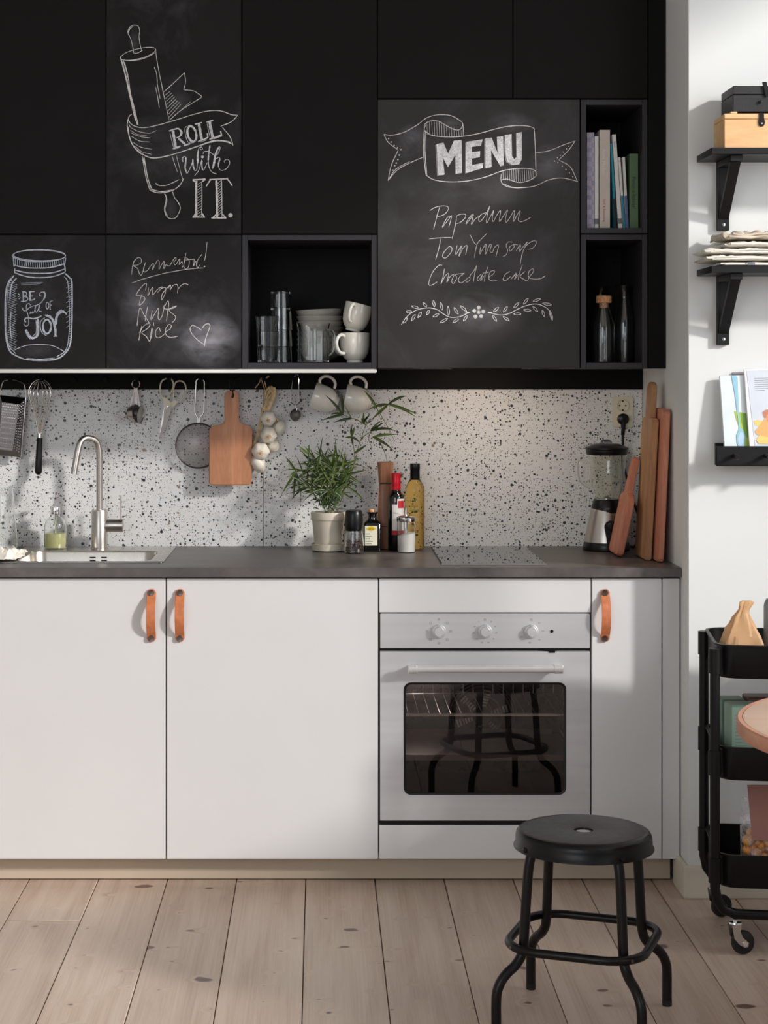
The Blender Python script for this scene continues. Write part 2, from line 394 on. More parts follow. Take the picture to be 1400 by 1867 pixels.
def floor_mat():
    t = NT('whitewashed_pine_plank')
    oi = t.n('ShaderNodeObjectInfo'); g = t.world()
    off = t.n('ShaderNodeCombineXYZ'); t.l(t.math('MULTIPLY', oi.outputs['Random'], 37.0), off.inputs[1]); t.l(t.math('MULTIPLY', oi.outputs['Random'], 11.3), off.inputs[0])
    ad = t.n('ShaderNodeVectorMath', operation='ADD'); t.l(g, ad.inputs[0]); t.l(off.outputs[0], ad.inputs[1])
    # knots: sparse voronoi cells
    mp0 = t.n('ShaderNodeMapping'); t.l(ad.outputs[0], mp0.inputs[0]); mp0.inputs['Scale'].default_value = (.72,1,0)
    vo = t.n('ShaderNodeTexVoronoi', voronoi_dimensions='2D', i_Scale=8.0); kd = t.n('ShaderNodeTexNoise', i_Scale=16.0, i_Detail=2.0); t.l(g, kd.inputs['Vector'])
    kd1 = t.n('ShaderNodeVectorMath', operation='SUBTRACT'); t.l(kd.outputs['Color'], kd1.inputs[0]); kd1.inputs[1].default_value = (.5,.5,.5)
    kd2 = t.n('ShaderNodeVectorMath', operation='SCALE'); t.l(kd1.outputs[0], kd2.inputs[0]); kd2.inputs['Scale'].default_value = .035
    kd3 = t.n('ShaderNodeVectorMath', operation='ADD'); t.l(mp0.outputs[0], kd3.inputs[0]); t.l(kd2.outputs[0], kd3.inputs[1])
    t.l(kd3.outputs[0], vo.inputs['Vector'])
    sp = t.n('ShaderNodeSeparateColor'); t.l(vo.outputs['Color'], sp.inputs[0])
    rad = t.math('MULTIPLY', t.math('ADD', t.math('MULTIPLY', t.math('POWER', sp.outputs[0], 2.5), .12), .03), t.math('GREATER_THAN', sp.outputs[1], .45))
    kn = t.math('MULTIPLY', t.math('SUBTRACT', rad, vo.outputs['Distance']), 26.0, True)
    halo = t.math('MULTIPLY', t.math('SUBTRACT', t.math('ADD', rad, .14), vo.outputs['Distance'], True), 2.6, True)
    mp = t.n('ShaderNodeMapping'); t.l(ad.outputs[0], mp.inputs[0]); mp.inputs['Scale'].default_value = (14, .9, 1)
    dist = t.n('ShaderNodeVectorMath', operation='ADD'); t.l(mp.outputs[0], dist.inputs[0])
    hv = t.n('ShaderNodeCombineXYZ'); t.l(t.math('MULTIPLY', halo, 1.1), hv.inputs[0]); t.l(hv.outputs[0], dist.inputs[1])
    n1 = t.noise(dist.outputs[0], 1.6, 5, .6, .5)
    mp2 = t.n('ShaderNodeMapping'); t.l(dist.outputs[0], mp2.inputs[0]); mp2.inputs['Scale'].default_value = (5, .6, 1)
    n2 = t.noise(mp2.outputs[0], 2.6, 4, .7)
    f = t.math('ADD', t.math('MULTIPLY', n1, .6), t.math('MULTIPLY', n2, .4))
    col = t.ramp(f, [(.3, lin((180,152,134))), (.5, lin((205,182,164))), (.72, lin((220,202,186)))])
    hs = t.n('ShaderNodeHueSaturation'); t.l(col, hs.inputs['Color'])
    t.l(t.math('ADD', t.math('MULTIPLY', oi.outputs['Random'], .16), .92), hs.inputs['Value'])
    kcol = t.mix(sp.outputs[2], lin((120,78,60)), lin((74,60,66)))
    col = t.mix(t.math('MULTIPLY', kn, .85), hs.outputs[0], kcol)
    t.set(col=col, rough=t.math('ADD', t.math('MULTIPLY', n1, .15), .36)); t.bump(f, .08); return t.m
M['plank'] = floor_mat()
def hob_mat():
    t = NT('black_ceramic_glass'); t.set(col=lin((26,24,24)), rough=t.math('ADD', t.math('MULTIPLY', t.noise(t.coord(), 5, 2), .01), .015), spec=.5, ior=1.5); return t.m
M['hob'] = hob_mat()
def mesh_mat():
    t = NT('fine_wire_mesh'); co = t.coord(scale=(1,1,1))
    sep = t.n('ShaderNodeSeparateXYZ'); t.l(co, sep.inputs[0])
    a = t.math('ABSOLUTE', t.math('SINE', t.math('MULTIPLY', sep.outputs[0], 2100)))
    b = t.math('ABSOLUTE', t.math('SINE', t.math('MULTIPLY', sep.outputs[2], 2100)))
    f = t.math('GREATER_THAN', t.math('MAXIMUM', a, b), .93)
    t.set(col=lin((150,138,136)), metal=.8, rough=.35, alpha=t.math('MULTIPLY', f, .8)); return t.m
M['mesh'] = mesh_mat()
def chalk(name, lo, hi, sc=(1,1,1), col=(222,220,222)):
    t = NT(name); g = t.world(sc)
    n = t.noise(g, 330, 3, .7); n2 = t.noise(g, 60, 2, .6)
    f = t.math('ADD', t.math('MULTIPLY', n, .65), t.math('MULTIPLY', n2, .35))
    al = t.ramp(f, [(.32, (lo,)*3+(1,)), (.62, (hi,)*3+(1,))])
    t.set(col=lin(col), rough=.95, spec=.1, alpha=al); return t.m
M['chalk'] = chalk('white_chalk', .45, 1.0, col=(242,238,236))
M['chalk_thin'] = chalk('thin_white_chalk', .45, .98, col=(236,230,228))
M['chalk_fill'] = chalk('scribbled_chalk', .35, 1.0, (1,1,1), (244,242,244))
M['chalk_jar'] = chalk('bluish_chalk', .4, 1.0, col=(222,228,240))
M['oven_glass'] = glass('tinted_oven_glass', (.66,.62,.62), 0, 1.5)
M['bag_plastic'] = None
def film():
    t = NT('clear_plastic_film'); nz = t.noise(t.coord(), 30, 4, .6, 1.0)
    t.set(col=(1,1,1,1), rough=.12, spec=.8, alpha=t.ramp(nz, [(.45, (.04,)*3+(1,)), (.62, (.42,)*3+(1,))])); t.bump(nz, .8, .004); return t.m
M['bag_plastic'] = film()
def quilt():
    t = NT('checked_book_spine'); co = t.coord()
    ch = t.n('ShaderNodeTexChecker', i_Scale=70.0); t.l(co, ch.inputs[0])
    c = t.mix(t.noise(co, 90, 3), lin((196,190,206)), lin((120,120,158)))
    t.set(col=t.mix(t.math('MULTIPLY', ch.outputs['Fac'], .5), c, lin((214,196,200))), rough=.6); return t.m
M['quilt'] = quilt()
# ---------------------------------------------------------------- room shell
YR = -.72            # face of the wall right of the niche
XN = 1.0255          # right side of the niche
def struct(name, mb, m, parent=None, **kw): return obj(name, mb, m, parent, kind=None if parent else 'structure', **kw)
fl = struct('floor', MB().box(-2.6, 2.75, -7.5, .1, -.05, -.021), pm('floor_joint', (92,66,48), .8))
tag(fl, 'whitewashed wide pine plank floor with knots')
x0 = -.038-.199*11
for k in range(25):
    xa = x0+.199*k; xb = xa+.199-.0022
    kk = round((xa+.038)/.199)
    cuts = [-.93] if kk == -4 else ([-3.1] if k % 2 else [-2.35+.2*(k % 5)-1.1])
    ys = [-7.5]+[c for c in cuts]+[.0]
    for a, b in zip(ys[:-1], ys[1:]):
        obj('plank', MB().box(xa, xb, a+.0006, b-.0006, -.02, 0), M['plank'], fl, bevel=.0016, seg=1)
struct('wall_back', MB().box(-2.6, XN, 0, .12, 0, 3.4), M['wall'])
struct('wall_corner', MB().box(XN, 2.75, YR, .12, 0, 3.4), M['wall'], bevel=.002)
struct('wall_left', MB().box(-2.6, -2.5, -7.5, -.001, 0, 3.4), M['wall'])
struct('ceiling', MB().box(-2.6, 2.75, -7.5, .12, 3.401, 3.5), M['ceil'])
WY0, WY1, WZ0, WZ1 = -4.75, -1.05, 1.36, 3.3  # assumed window opening, sized to shape the sunlight
mb = MB().box(2.65, 2.75, -7.5, YR-.001, 0, WZ0).box(2.65, 2.75, -7.5, YR-.001, WZ1, 3.4).box(2.65, 2.75, -7.5, WY0, WZ0, WZ1).box(2.65, 2.75, WY1, YR-.001, WZ0, WZ1)
struct('wall_right', mb, M['wall'])
win = thing('assumed_window', 'assumed tall white framed window in the right wall, out of view', 'window', (2.7, (WY0+WY1)/2, WZ0), kind='structure'); del win['category']  # assumed window, out of view, added to let in the sun
mb = MB().box(2.66, 2.74, WY0+.001, WY1-.001, WZ0+.001, WZ0+.05).box(2.66, 2.74, WY0+.001, WY1-.001, WZ1-.05, WZ1-.001)
for i in range(4):
    yy = WY0+(WY1-WY0-.05)*i/3; mb.box(2.66, 2.74, yy+.001, yy+.049, WZ0+.05, WZ1-.05)
obj('assumed_window_frame', mb, M['trimw'], win)
# baseboards of the corner wall
mb = MB().box(XN-.015, 2.65, YR-.015, YR-.0005, 0.0005, .091)
struct('baseboard_right', mb, M['trimw'], bevel=.003)
struct('baseboard_return', MB().box(XN-.015, XN-.0005, YR-.0005, -.58, 0.0005, .091), M['trimw'], bevel=.002)
# speckled backsplash: two panels
t = thing('backsplash', 'off-white wall panel behind the worktop, speckled with dark and teal dots', 'backsplash', (-.2, 0, .909))
xj = X_(480, -.012)
obj('panel', MB().box(-1.6, xj-.0006, -.012, -.0005, .909, 1.4065), M['splash'], t, bevel=.0006, seg=1)
obj('panel', MB().box(xj+.0006, XN-.0015, -.012, -.0005, .909, 1.4065), M['splash'], t, bevel=.0006, seg=1)
# ---------------------------------------------------------------- upper cabinets
YU = -.405
def wall_cabinet(label, x0, x1, z0, z1, mat, door=True):
    t = thing('wall_cabinet', label, 'cabinet', ((x0+x1)/2, -.2, z0))
    g = .0013
    obj('body', MB().box(x0+.0004, x1-.0004, YU+.0215, -.0215, z0+.0004, z1-.0004), M['door_black'], t)
    d = obj('door', MB().box(x0+g, x1-g, YU, YU+.018, z0+g, z1-g), mat, t, bevel=.0009, seg=1)
    return t, d
def open_box(name, label, x0, x1, z0, z1):
    t = thing(name, label, 'cabinet', ((x0+x1)/2, -.2, z0))
    th = .017; y0, y1 = YU+.004, -.0225; g = .0008
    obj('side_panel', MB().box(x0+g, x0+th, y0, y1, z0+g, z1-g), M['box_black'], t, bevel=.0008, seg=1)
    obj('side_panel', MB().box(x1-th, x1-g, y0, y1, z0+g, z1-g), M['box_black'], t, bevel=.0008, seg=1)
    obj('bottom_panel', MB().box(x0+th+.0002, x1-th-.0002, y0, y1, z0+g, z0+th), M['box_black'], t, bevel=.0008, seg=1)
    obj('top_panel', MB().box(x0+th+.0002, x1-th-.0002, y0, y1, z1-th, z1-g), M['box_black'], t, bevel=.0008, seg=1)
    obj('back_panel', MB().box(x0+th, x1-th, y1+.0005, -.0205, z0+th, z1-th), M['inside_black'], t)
    return t
xs = [-1.032, -.630, -.229, .1715]
wall_cabinet('tall plain black wall cabinet at the far left, above the jar drawing', xs[0], xs[1], 1.869, 2.669, M['door_black'])
cab_roll, door_roll = wall_cabinet('tall black wall cabinet with a chalk rolling pin and ROLL With IT.', xs[1], xs[2], 1.869, 2.669, chalkboard('chalkboard_roll', [(245,70,10,30,.22),(330,185,22,22,.18),(280,235,50,25,.2),(312,380,12,22,.2),(300,290,90,60,.1)], (23,20,19)))
wall_cabinet('tall plain black wall cabinet above the open box of cups and glasses', xs[2], xs[3], 1.869, 2.669, M['door_black'])
cab_jar, door_jar = wall_cabinet('small black wall cabinet with a chalk jar reading BE full OF JOY', xs[0], xs[1], 1.472, 1.868, chalkboard('chalkboard_jar', [(70,560,70,100,.1),(70,640,60,14,.15)], (27,24,23)))
cab_rem, door_rem = wall_cabinet('small black wall cabinet with a chalk shopping list and a heart', xs[1], xs[2], 1.472, 1.868, chalkboard('chalkboard_list', [(385,620,58,52,.62),(260,570,45,60,.3),(340,600,90,70,.25),(240,530,40,45,.2)], (29,27,27)))
wall_cabinet('black top cabinet above the left half of the MENU board', xs[3], .572, 2.269, 2.669, M['door_black'])
wall_cabinet('black top cabinet above the right half of the MENU board', .572, .971, 2.269, 2.669, M['door_black'])
cab_menu, door_menu = wall_cabinet('large black chalkboard cabinet with MENU banner and three handwritten dishes', xs[3], .7705, 1.472, 2.268, chalkboard('chalkboard_menu', [(750,260,32,36,.42),(820,225,25,14,.3),(1000,300,40,40,.3),(935,225,50,20,.2),(873,570,60,40,.3),(870,345,180,30,.12),(850,480,170,140,.1)], (54,51,51)))
open_box('open_wall_box', 'square open black wall box holding cups, bowls and glasses', xs[2], xs[3], 1.472, 1.868)
open_box('open_wall_box', 'narrow open black wall box holding a row of books', .772, .971, 1.871, 2.268)
open_box('open_wall_box', 'narrow open black wall box holding glass carafes', .772, .971, 1.472, 1.869)
struct('trim_1', MB().box(.9725, XN-.0015, YU+.004, -.0225, 1.4725, 2.669), M['rail_black'], bevel=.001, seg=1)
for z in (1.79, ):
    for x in (X_(476, -.03), X_(656, -.03)):
        pass
obj('light_rail', MB().box(-1.03, .170, -.397, -.372, 1.4592, 1.4712), M['lamp_white'], None, bevel=.002, label='slim white strip under the left wall cabinets', cat='strip')
# wall rail with pegs, plus plain strip
rail = thing('peg_rail', 'black peg rail under the left wall cabinets, utensils hang from it', 'rail', (-.5, 0, 1.407))
xr = X_(684, -.02)
obj('board', MB().box(-1.6, xr, -.02, -.0005, 1.4072, 1.4715), M['rail_black'], rail, bevel=.0015)
PEG = [22+57.5*i for i in range(12)]
for p in PEG:
    c = at(p, 693, -.02)
    mbp = MB().tube([c, c+Vector((0,-.030,.002)), c+Vector((0,-.036,.003)), c+Vector((0,-.044,.004)), c+Vector((0,-.047,.004))], [.0045,.0045,.0075,.0075,.0055], 12)
    obj('peg', mbp, M['rail_black'], rail)
obj('wall_strip', MB().box(xr+.001, XN-.0015, -.019, -.0005, 1.4072, 1.4715), M['rail_black'], None, bevel=.001, label='plain black strip on the wall under the MENU cabinet', cat='strip')
hl = thing('assumed_hood_lamp', 'assumed small lamp under the MENU cabinet above the cooktop', 'lamp', (.5, -.34, 1.4665))  # assumed lamp, added for the warm glow on the backsplash
obj('housing', MB().box(.40, .60, -.38, -.30, 1.4706, 1.4718), M['rail_black'], hl)
light('assumed_hood_light', 'AREA', (.50, -.34, 1.4702), (.05, .35, -1), 1.8, (1.0, .80, .62), shape='RECTANGLE', size=.18, size_y=.06)  # added warm light of the assumed lamp
# ---------------------------------------------------------------- base cabinets
YB = -.62
DT = .8765
def leather_handle(parent, px):
    xc = X_(px, YB-.005); ztop, zbot = Z_(1081, YB-.01), Z_(1164, YB-.01)
    path = []
    for i in range(19):
        tt = i/18; z = ztop+.010-(ztop-zbot+.020)*tt
        if tt < .11 or tt > .89: off = .004
        else: off = .004+.026*math.sin(PI*(tt-.11)/.78)**.75
        path.append((xc, YB-off, z))
    hw = .0128; th = .003; loops = []
    for i, p in enumerate(path):
        w_ = hw*(math.sqrt(max(0, 1-((.010-min(i, 18-i)*(ztop-zbot+.02)/18)/.0115)**2)) if min(i, 18-i) < 1 else 1)
        x, y, z = p; loops.append([Vector((x-w_, y, z)), Vector((x+w_, y, z)), Vector((x+w_, y-th, z)), Vector((x-w_, y-th, z))])
    h = obj('handle', MB().loft(loops), M['leather'], parent, bevel=.0008, ang=50, label='tan leather strap handle')
    for z in (ztop, zbot):
        mb = MB().lathe([(0,0),(.0085,0),(.0085,.003),(.0075,.0042),(.002,.0036),(0,.0036)], (xc, YB-.0072, z), 20, Matrix.Rotation(PI/2, 4, 'X'))
        obj('screw', mb, M['dark_steel'], h)
def base_cabinet(label, x0, x1, zs, handle=None, name='base_cabinet', back=-.03):
    t = thing(name, label, 'cabinet', ((x0+x1)/2, -.3, .08))
    a, b = x0+.0015, x1-.0015
    mb = MB().box(a, a+.016, YB+.022, back, .081, .879).box(b-.016, b, YB+.022, back, .081, .879).box(a+.0161, b-.0161, YB+.022, back, .081, .097).box(a+.0161, b-.0161, back-.012, back, .0972, .879)
    obj('body', mb, M['carcass'], t)
    for nm, z0, z1 in zs:
        d = obj(nm, MB().box(x0+.0017, x1-.0017, YB, YB+.018, z0, z1), M['white_door'], t, bevel=.0014, seg=2)
        if handle and nm == 'door': leather_handle(d, handle)
    return t
base_cabinet('white sink cabinet with a leather handle at its right edge', -1.034, -.434, [('door', .081, DT)], 276)
base_cabinet('wide white base cabinet with a leather handle at its left edge', -.434, .168, [('door', .081, DT)], 328)
base_cabinet('white oven cabinet with narrow panels above and below the oven', .168, .771, [('top_panel', .780, DT), ('bottom_panel', .081, .176)])
base_cabinet('narrow white base cabinet right of the oven with a leather handle', .771, .972, [('door', .081, DT)], 1103)
struct('trim_2', MB().box(.9735, XN-.004, YB, -.56, .081, DT), M['white_door'], bevel=.001)
obj('plinth', MB().box(-1.5, XN-.016, -.545, -.530, .004, .0795), M['plinth'], None, bevel=.001, label='beige plinth board running under the white base cabinets', cat='plinth')
# ---------------------------------------------------------------- worktop with sink cut-out
SX0, SX1, SY0, SY1 = -.91, -.468, -.492, -.055
def frame_mb(x0, x1, y0, y1, z0, z1, hx0, hx1, hy0, hy1):
    mb = MB(); o = [(x0,y0),(x1,y0),(x1,y1),(x0,y1)]; h = [(hx0,hy0),(hx1,hy0),(hx1,hy1),(hx0,hy1)]
    vs_ = [(*p, z) for z in (z0, z1) for p in o+h]; fs = []
    for i in range(4):
        j = (i+1) % 4
        fs += [(i, i+4, j+4, j), (8+i, 8+j, 12+j, 12+i), (i, j, 8+j, 8+i), (4+i, 12+i, 12+j, 4+j)]
    return mb.add(vs_, fs)
obj('worktop', frame_mb(-1.6, XN-.0012, -.635, -.001, .8805, .9085, SX0, SX1, SY0, SY1), M['counter'], None, bevel=.0015, label='dark grey stone-look worktop running over all base cabinets', cat='worktop')
ZC = .9085
# sink
sk = thing('sink', 'square stainless steel inset sink in the left end of the worktop', 'sink', (-.69, -.27, ZC))
ox0, ox1, oy0, oy1 = -.928, -.452, -.506, -.040
bx0, bx1, by0, by1 = -.885, -.492, -.488, -.175
outer = rrect(ox0, ox1, oy0, oy1, .012, 5); outer_i = rrect(ox0+.003, ox1-.003, oy0+.003, oy1-.003, .010, 5); inner = rrect(bx0, bx1, by0, by1, .045, 5)
lp = [[Vector((x, y, z)) for x, y in l] for l, z in ((inner, ZC+.0008), (outer, ZC+.0008), (outer, ZC+.0022), (outer_i, ZC+.0038), (inner, ZC+.0030))]
obj('rim', MB().loft(lp, close=True), M['sink_steel'], sk, ang=60)
loops = []
for z, ins, r in ((ZC+.0030, 0, .045), (ZC-.004, .003, .044), (ZC-.12, .008, .042), (ZC-.150, .016, .040), (ZC-.160, .04, .03), (ZC-.162, .12, .01)):
    loops.append([Vector((x, y, z)) for x, y in rrect(bx0+ins, bx1-ins, by0+ins, by1-ins, r, 5)])
obj('bowl', MB().loft(loops, cap0=False), M['sink_steel'], sk, ang=60)
for px in (169, 189.5):
    for py in (1016.5, 1022):
        c = at(px, py, by1-.0055); mb = MB().prism([(c.x+u, c.z+v) for u, v in rrect(-.0092, .0092, -.0021, .0021, .002, 3)], c.y-.0008, c.y+.0005)
        obj('overflow_slot', mb, M['black_plastic'], sk)
obj('drain', MB().lathe([(0,0),(.038,0),(.04,.002),(.034,.0035),(.03,.001),(0,.001)], (-.69,-.33,ZC-.162), 24), M['chrome'], sk)
# faucet
yf = -.112; xf = X_(181.5, yf)
fc = thing('faucet', 'brushed steel mixer tap with a tall bent spout behind the sink', 'faucet', (xf, yf, ZC+.003))
obj('base', MB().lathe([(.0,ZC+.003),(.0262,ZC+.003),(.0262,ZC+.007),(.0248,ZC+.008),(.0248,1.0305),(.0238,1.0325),(0,1.0325)], (xf, yf, 0), 32), M['steel'], fc)
pts = []
for cx, cy in ((705,1012),(705,900),(705,760),(705,640),(699,570),(682,525),(645,504),(600,503),(570,532),(553,590),(540,660),(524,757)):
    px, py = cx/3.889, 670+cy/3.889; tt = max(0, (181.3-px)/47); pts.append(at(px, py, yf-.055*tt))
obj('spout', MB().tube(crom(pts, 5), .0100, 16), M['steel'], fc)
a = at(192, 958, yf); b = at(224.5, 958, yf)
lv = obj('lever_barrel', MB().tube([a, a+Vector((.012,0,0)), a+Vector((.013,0,0)), b+Vector((-.001,0,0)), b], [.0185,.0205,.0205,.0205,.0195], 24), M['steel'], fc)
a = at(219.8, 948, yf); b = at(219.8, 903, yf)
obj('lever', MB().cyl(a, b, .0031, .0031, 12), M['steel'], lv)
# hob
hx0, hx1 = .352, .650
hb = thing('cooktop', 'small glossy black glass cooktop set on the worktop', 'cooktop', (.5, -.3, ZC))
obj('glass_plate', MB().box(hx0, hx1, -.566, -.045, ZC+.0004, ZC+.0050), M['hob'], hb, bevel=.001)
obj('edge_trim', MB().box(hx0-.0012, hx1+.0012, -.5685, -.5662, ZC+.0004, ZC+.0054), M['steel'], hb)
# ---------------------------------------------------------------- oven
ov = thing('oven', 'built-in stainless steel oven with three knobs and dark window', 'oven', (.47, -.4, .18))
OX0, OX1 = .1705, .7685
YO = -.6205
obj('side_trim', MB().box(OX0, OX1, YO+.016, YO+.021, .178, .236).box(OX0, OX1, YO+.016, YO+.021, .604, .7785).box(OX0, OX0+.03, YO+.016, YO+.021, .2361, .6039).box(OX1-.03, OX1, YO+.016, YO+.021, .2361, .6039), M['black_plastic'], ov)
cp = obj('control_panel', MB().box(OX0+.002, OX1-.002, YO-.001, YO+.0155, .6785, .7765), M['steel_h'], ov, bevel=.0012)
for k, px in enumerate((800, 884, 968.5)):
    c = at(px, 1151, YO-.001); R = Matrix.Rotation(PI/2, 4, 'X')
    kn = obj('knob', MB().lathe([(0,0.0002),(.0200,.0002),(.0200,.004),(.0185,.006),(.0145,.0065),(.0142,.016),(.0130,.0180),(0,.0180)], c, 32, R), M['steel_h'], cp, ang=30)
    obj('pointer', MB().box(c.x-.0036, c.x+.0036, c.y-.0175, c.y-.006, c.z+.009, c.z+.0215), M['handle_steel'], cp, bevel=.0006)
    mb = MB(); n = [8, 11, 6][k]
    angs = [i*PI/4+PI/2 for i in range(8)] if k == 0 else ([PI/2-i*2*PI/11 for i in range(11)] if k == 1 else [PI/2, PI/2-.75, PI/2-1.55, PI/2-2.4, PI/2-3.3, PI/2-4.2])
    for j, a in enumerate(angs):
        r = .0335 if k == 0 else .0325; x = c.x+r*math.cos(a); z = c.z+r*math.sin(a); s_ = .0031
        if k == 0 or j == 0:
            q = .0006; y_ = YO-.0014
            mb.box(x-s_, x+s_, y_, YO-.001, z+s_-q, z+s_).box(x-s_, x+s_, y_, YO-.001, z-s_, z-s_+q).box(x-s_, x-s_+q, y_, YO-.001, z-s_, z+s_).box(x+s_-q, x+s_, y_, YO-.001, z-s_, z+s_)
            if j % 2 == 0: mb.box(x-s_*.4, x+s_*.4, y_, YO-.001, z-q, z+q)
        elif k == 2 or j % 1 == 0:
            txt = [None, ['', '20', '40', '60', '80', '100', '120', '140', '160', '180', ''], ['', '50', '100', '150', '200', '250']][k][j]
            if txt:
                tm = text_mb(txt, .0052); tm.xf(Matrix.Translation((x, YO-.0013, z-.0018)) @ Matrix.Rotation(PI/2, 4, 'X')); mb.join(tm)
            else: mb.box(x-.0004, x+.0004, YO-.0014, YO-.001, z-.0015, z+.0015)
    obj('dial_marks', mb, M['ink_grey'], cp, smooth=False)
c = at(1006, 1151, YO-.001)
obj('indicator_lamp', MB().lathe([(0,0),(.0048,0),(.0045,.0018),(0,.0022)], c, 16, Matrix.Rotation(PI/2, 4, 'X')), M['black_plastic'], cp)
c = at(1006, 1186, YO)
obj('latch', MB().box(c.x-.009, c.x+.009, YO-.003, YO+.01, c.z-.006, c.z+.004).box(c.x-.022, c.x+.022, YO-.001, YO+.01, c.z+.002, c.z+.005), M['black_plastic'], ov)
# door: steel frame around a rounded window
wx0, wx1, wz0, wz1 = X_(736, YO), X_(1032, YO), Z_(1449, YO), Z_(1244, YO)
dz0, dz1 = .1905, .6695
inn = rrect(wx0+.003, wx1-.003, wz0+.003, wz1-.003, .017, 6); out = rect_match(inn, OX0+.002, OX1-.002, dz0, dz1)
lp = [[Vector((x, y, z)) for x, z in l] for l, y in ((inn, YO+.012), (inn, YO-.001), (out, YO-.001), (out, YO+.0155))]
dr = obj('door', MB().loft(lp, close=True), M['steel_h'], ov, ang=30)
i2 = rrect(wx0+.012, wx1-.012, wz0+.012, wz1-.012, .012, 6); i1 = rrect(wx0, wx1, wz0, wz1, .02, 6)
lp = [[Vector((x, y, z)) for x, z in l] for l, y in ((rrect(wx0+.006, wx1-.006, wz0+.006, wz1-.006, .016, 6), YO-.0005), (i1, YO-.0022), (i1, YO-.0008), (inn, YO+.001))]
obj('window_gasket', MB().loft(lp, close=True), M['black_plastic'], dr, ang=60)
obj('window_glass', MB().loft([[Vector((x, y, z)) for x, z in rrect(wx0+.0035, wx1-.0035, wz0+.0035, wz1-.0035, .016, 6)] for y in (YO+.004, YO+.0005)]), M['oven_glass'], dr)
yh = YO-.045
za = Z_(1220, yh); xa, xb = X_(744, yh), X_(1026, yh)
hd = obj('door_handle', MB().cyl((xa+.02, yh, za), (xb-.02, yh, za), .0108, None, 24), M['handle_steel'], dr)
for s_, xx in ((0, xa), (1, xb)):
    d = .025 if s_ == 0 else -.025
    mb = MB().tube([(xx, yh, za), (xx+d*.04, yh, za), (xx+d*.96, yh, za), (xx+d, yh, za)], [.0115, .0125, .0125, .0115], 24)
    obj('handle_end', mb, M['handle_steel'], dr); 
    obj('handle_post', MB().box(xx+d*.5-.009, xx+d*.5+.009, yh, YO-.0005, za-.006, za+.006), M['steel_h'], dr, bevel=.002)
obj('bottom_trim', MB().box(OX0+.002, OX1-.002, YO+.002, YO+.0155, .1790, .1885), M['black_plastic'], ov)
# cavity
yc0, yc1 = YO+.022, -.19; cx0, cx1, cz0, cz1 = .2, .74, .235, .605
cv = MB().box(cx0-.01, cx0, yc0, yc1, cz0, cz1).box(cx1, cx1+.01, yc0, yc1, cz0, cz1).box(cx0-.01, cx1+.01, yc0, yc1, cz1, cz1+.01).box(cx0-.01, cx1+.01, yc1, yc1+.01, cz0, cz1)
obj('cavity', cv, M['enamel'], ov)
obj('cavity_floor', MB().box(cx0-.01, cx1+.01, yc0, yc1, cz0-.01, cz0), M['enamel_brown'], ov)
fcx, fcz = X_(879, -.2), Z_(1306, -.2)
R = Matrix.Rotation(PI/2, 4, 'X'); mb = MB()
for r in (.105, .097, .088, .06, .028): mb.lathe([(r,.001),(r+.0028,.001),(r+.0028,.004),(r,.004),(r,.001)], (fcx, -.191, fcz), 40, R)
obj('fan_cover', mb, M['dark_steel'], ov)
mb = MB()
for k in range(6):
    a0 = k*PI/3+.3
    for j in range(6):
        r0 = .033+.009*j; a = a0
        c = Vector((fcx+r0*math.cos(a), -.194, fcz+r0*math.sin(a))); u = Vector((-math.sin(a), 0, math.cos(a))); v = Vector((math.cos(a), 0, math.sin(a)))
        w1 = .006+.0012*j
        mb.add([c-u*w1-v*.003, c+u*w1-v*.003, c+u*w1+v*.003, c-u*w1+v*.003], [(0,1,2,3)])
obj('fan_slots', mb, M['steel'], ov, smooth=False)
zr = .479; mb = MB()
mb.tube([(cx0+.01, yc0+.03, zr), (cx1-.01, yc0+.03, zr)], .0035, 8).tube([(cx0+.01, yc0+.05, zr), (cx1-.01, yc0+.05, zr)], .002, 8).tube([(cx0+.01, yc1-.03, zr), (cx1-.01, yc1-.03, zr)], .002, 8).tube([(cx0+.01, yc1-.03, zr+.03), (cx1-.01, yc1-.03, zr+.03)], .0018, 8)
for i in range(17):
    x = cx0+.025+(cx1-cx0-.05)*i/16; mb.tube([(x, yc0+.03, zr), (x, yc1-.03, zr), (x, yc1-.03, zr+.03)], .0012, 6)
obj('rack', mb, M['wire'], ov)
mb = MB().box(cx0+.008, cx1-.008, yc0+.02, yc1-.02, .352, .355).box(cx0+.008, cx1-.008, yc0+.016, yc0+.02, .352, .369).box(cx0+.03, cx1-.03, yc1-.024, yc1-.02, .352, .37)
obj('baking_tray', mb, M['dark_steel'], ov)
for k in range(4):
    for x in (cx0+.006, cx1-.006):
        obj('side_rail', MB().tube([(x, yc0+.02, .30+.07*k), (x, yc1-.02, .30+.07*k)], .003, 6), M['wire'], ov)
ol = light('oven_fill', 'POINT', (cx0+.10, yc1-.12, cz1-.03), (0,0,-1), 2.2, (1,.93,.88), shadow_soft_size=.02)  # added fill light so rack and fan show inside the dark cavity
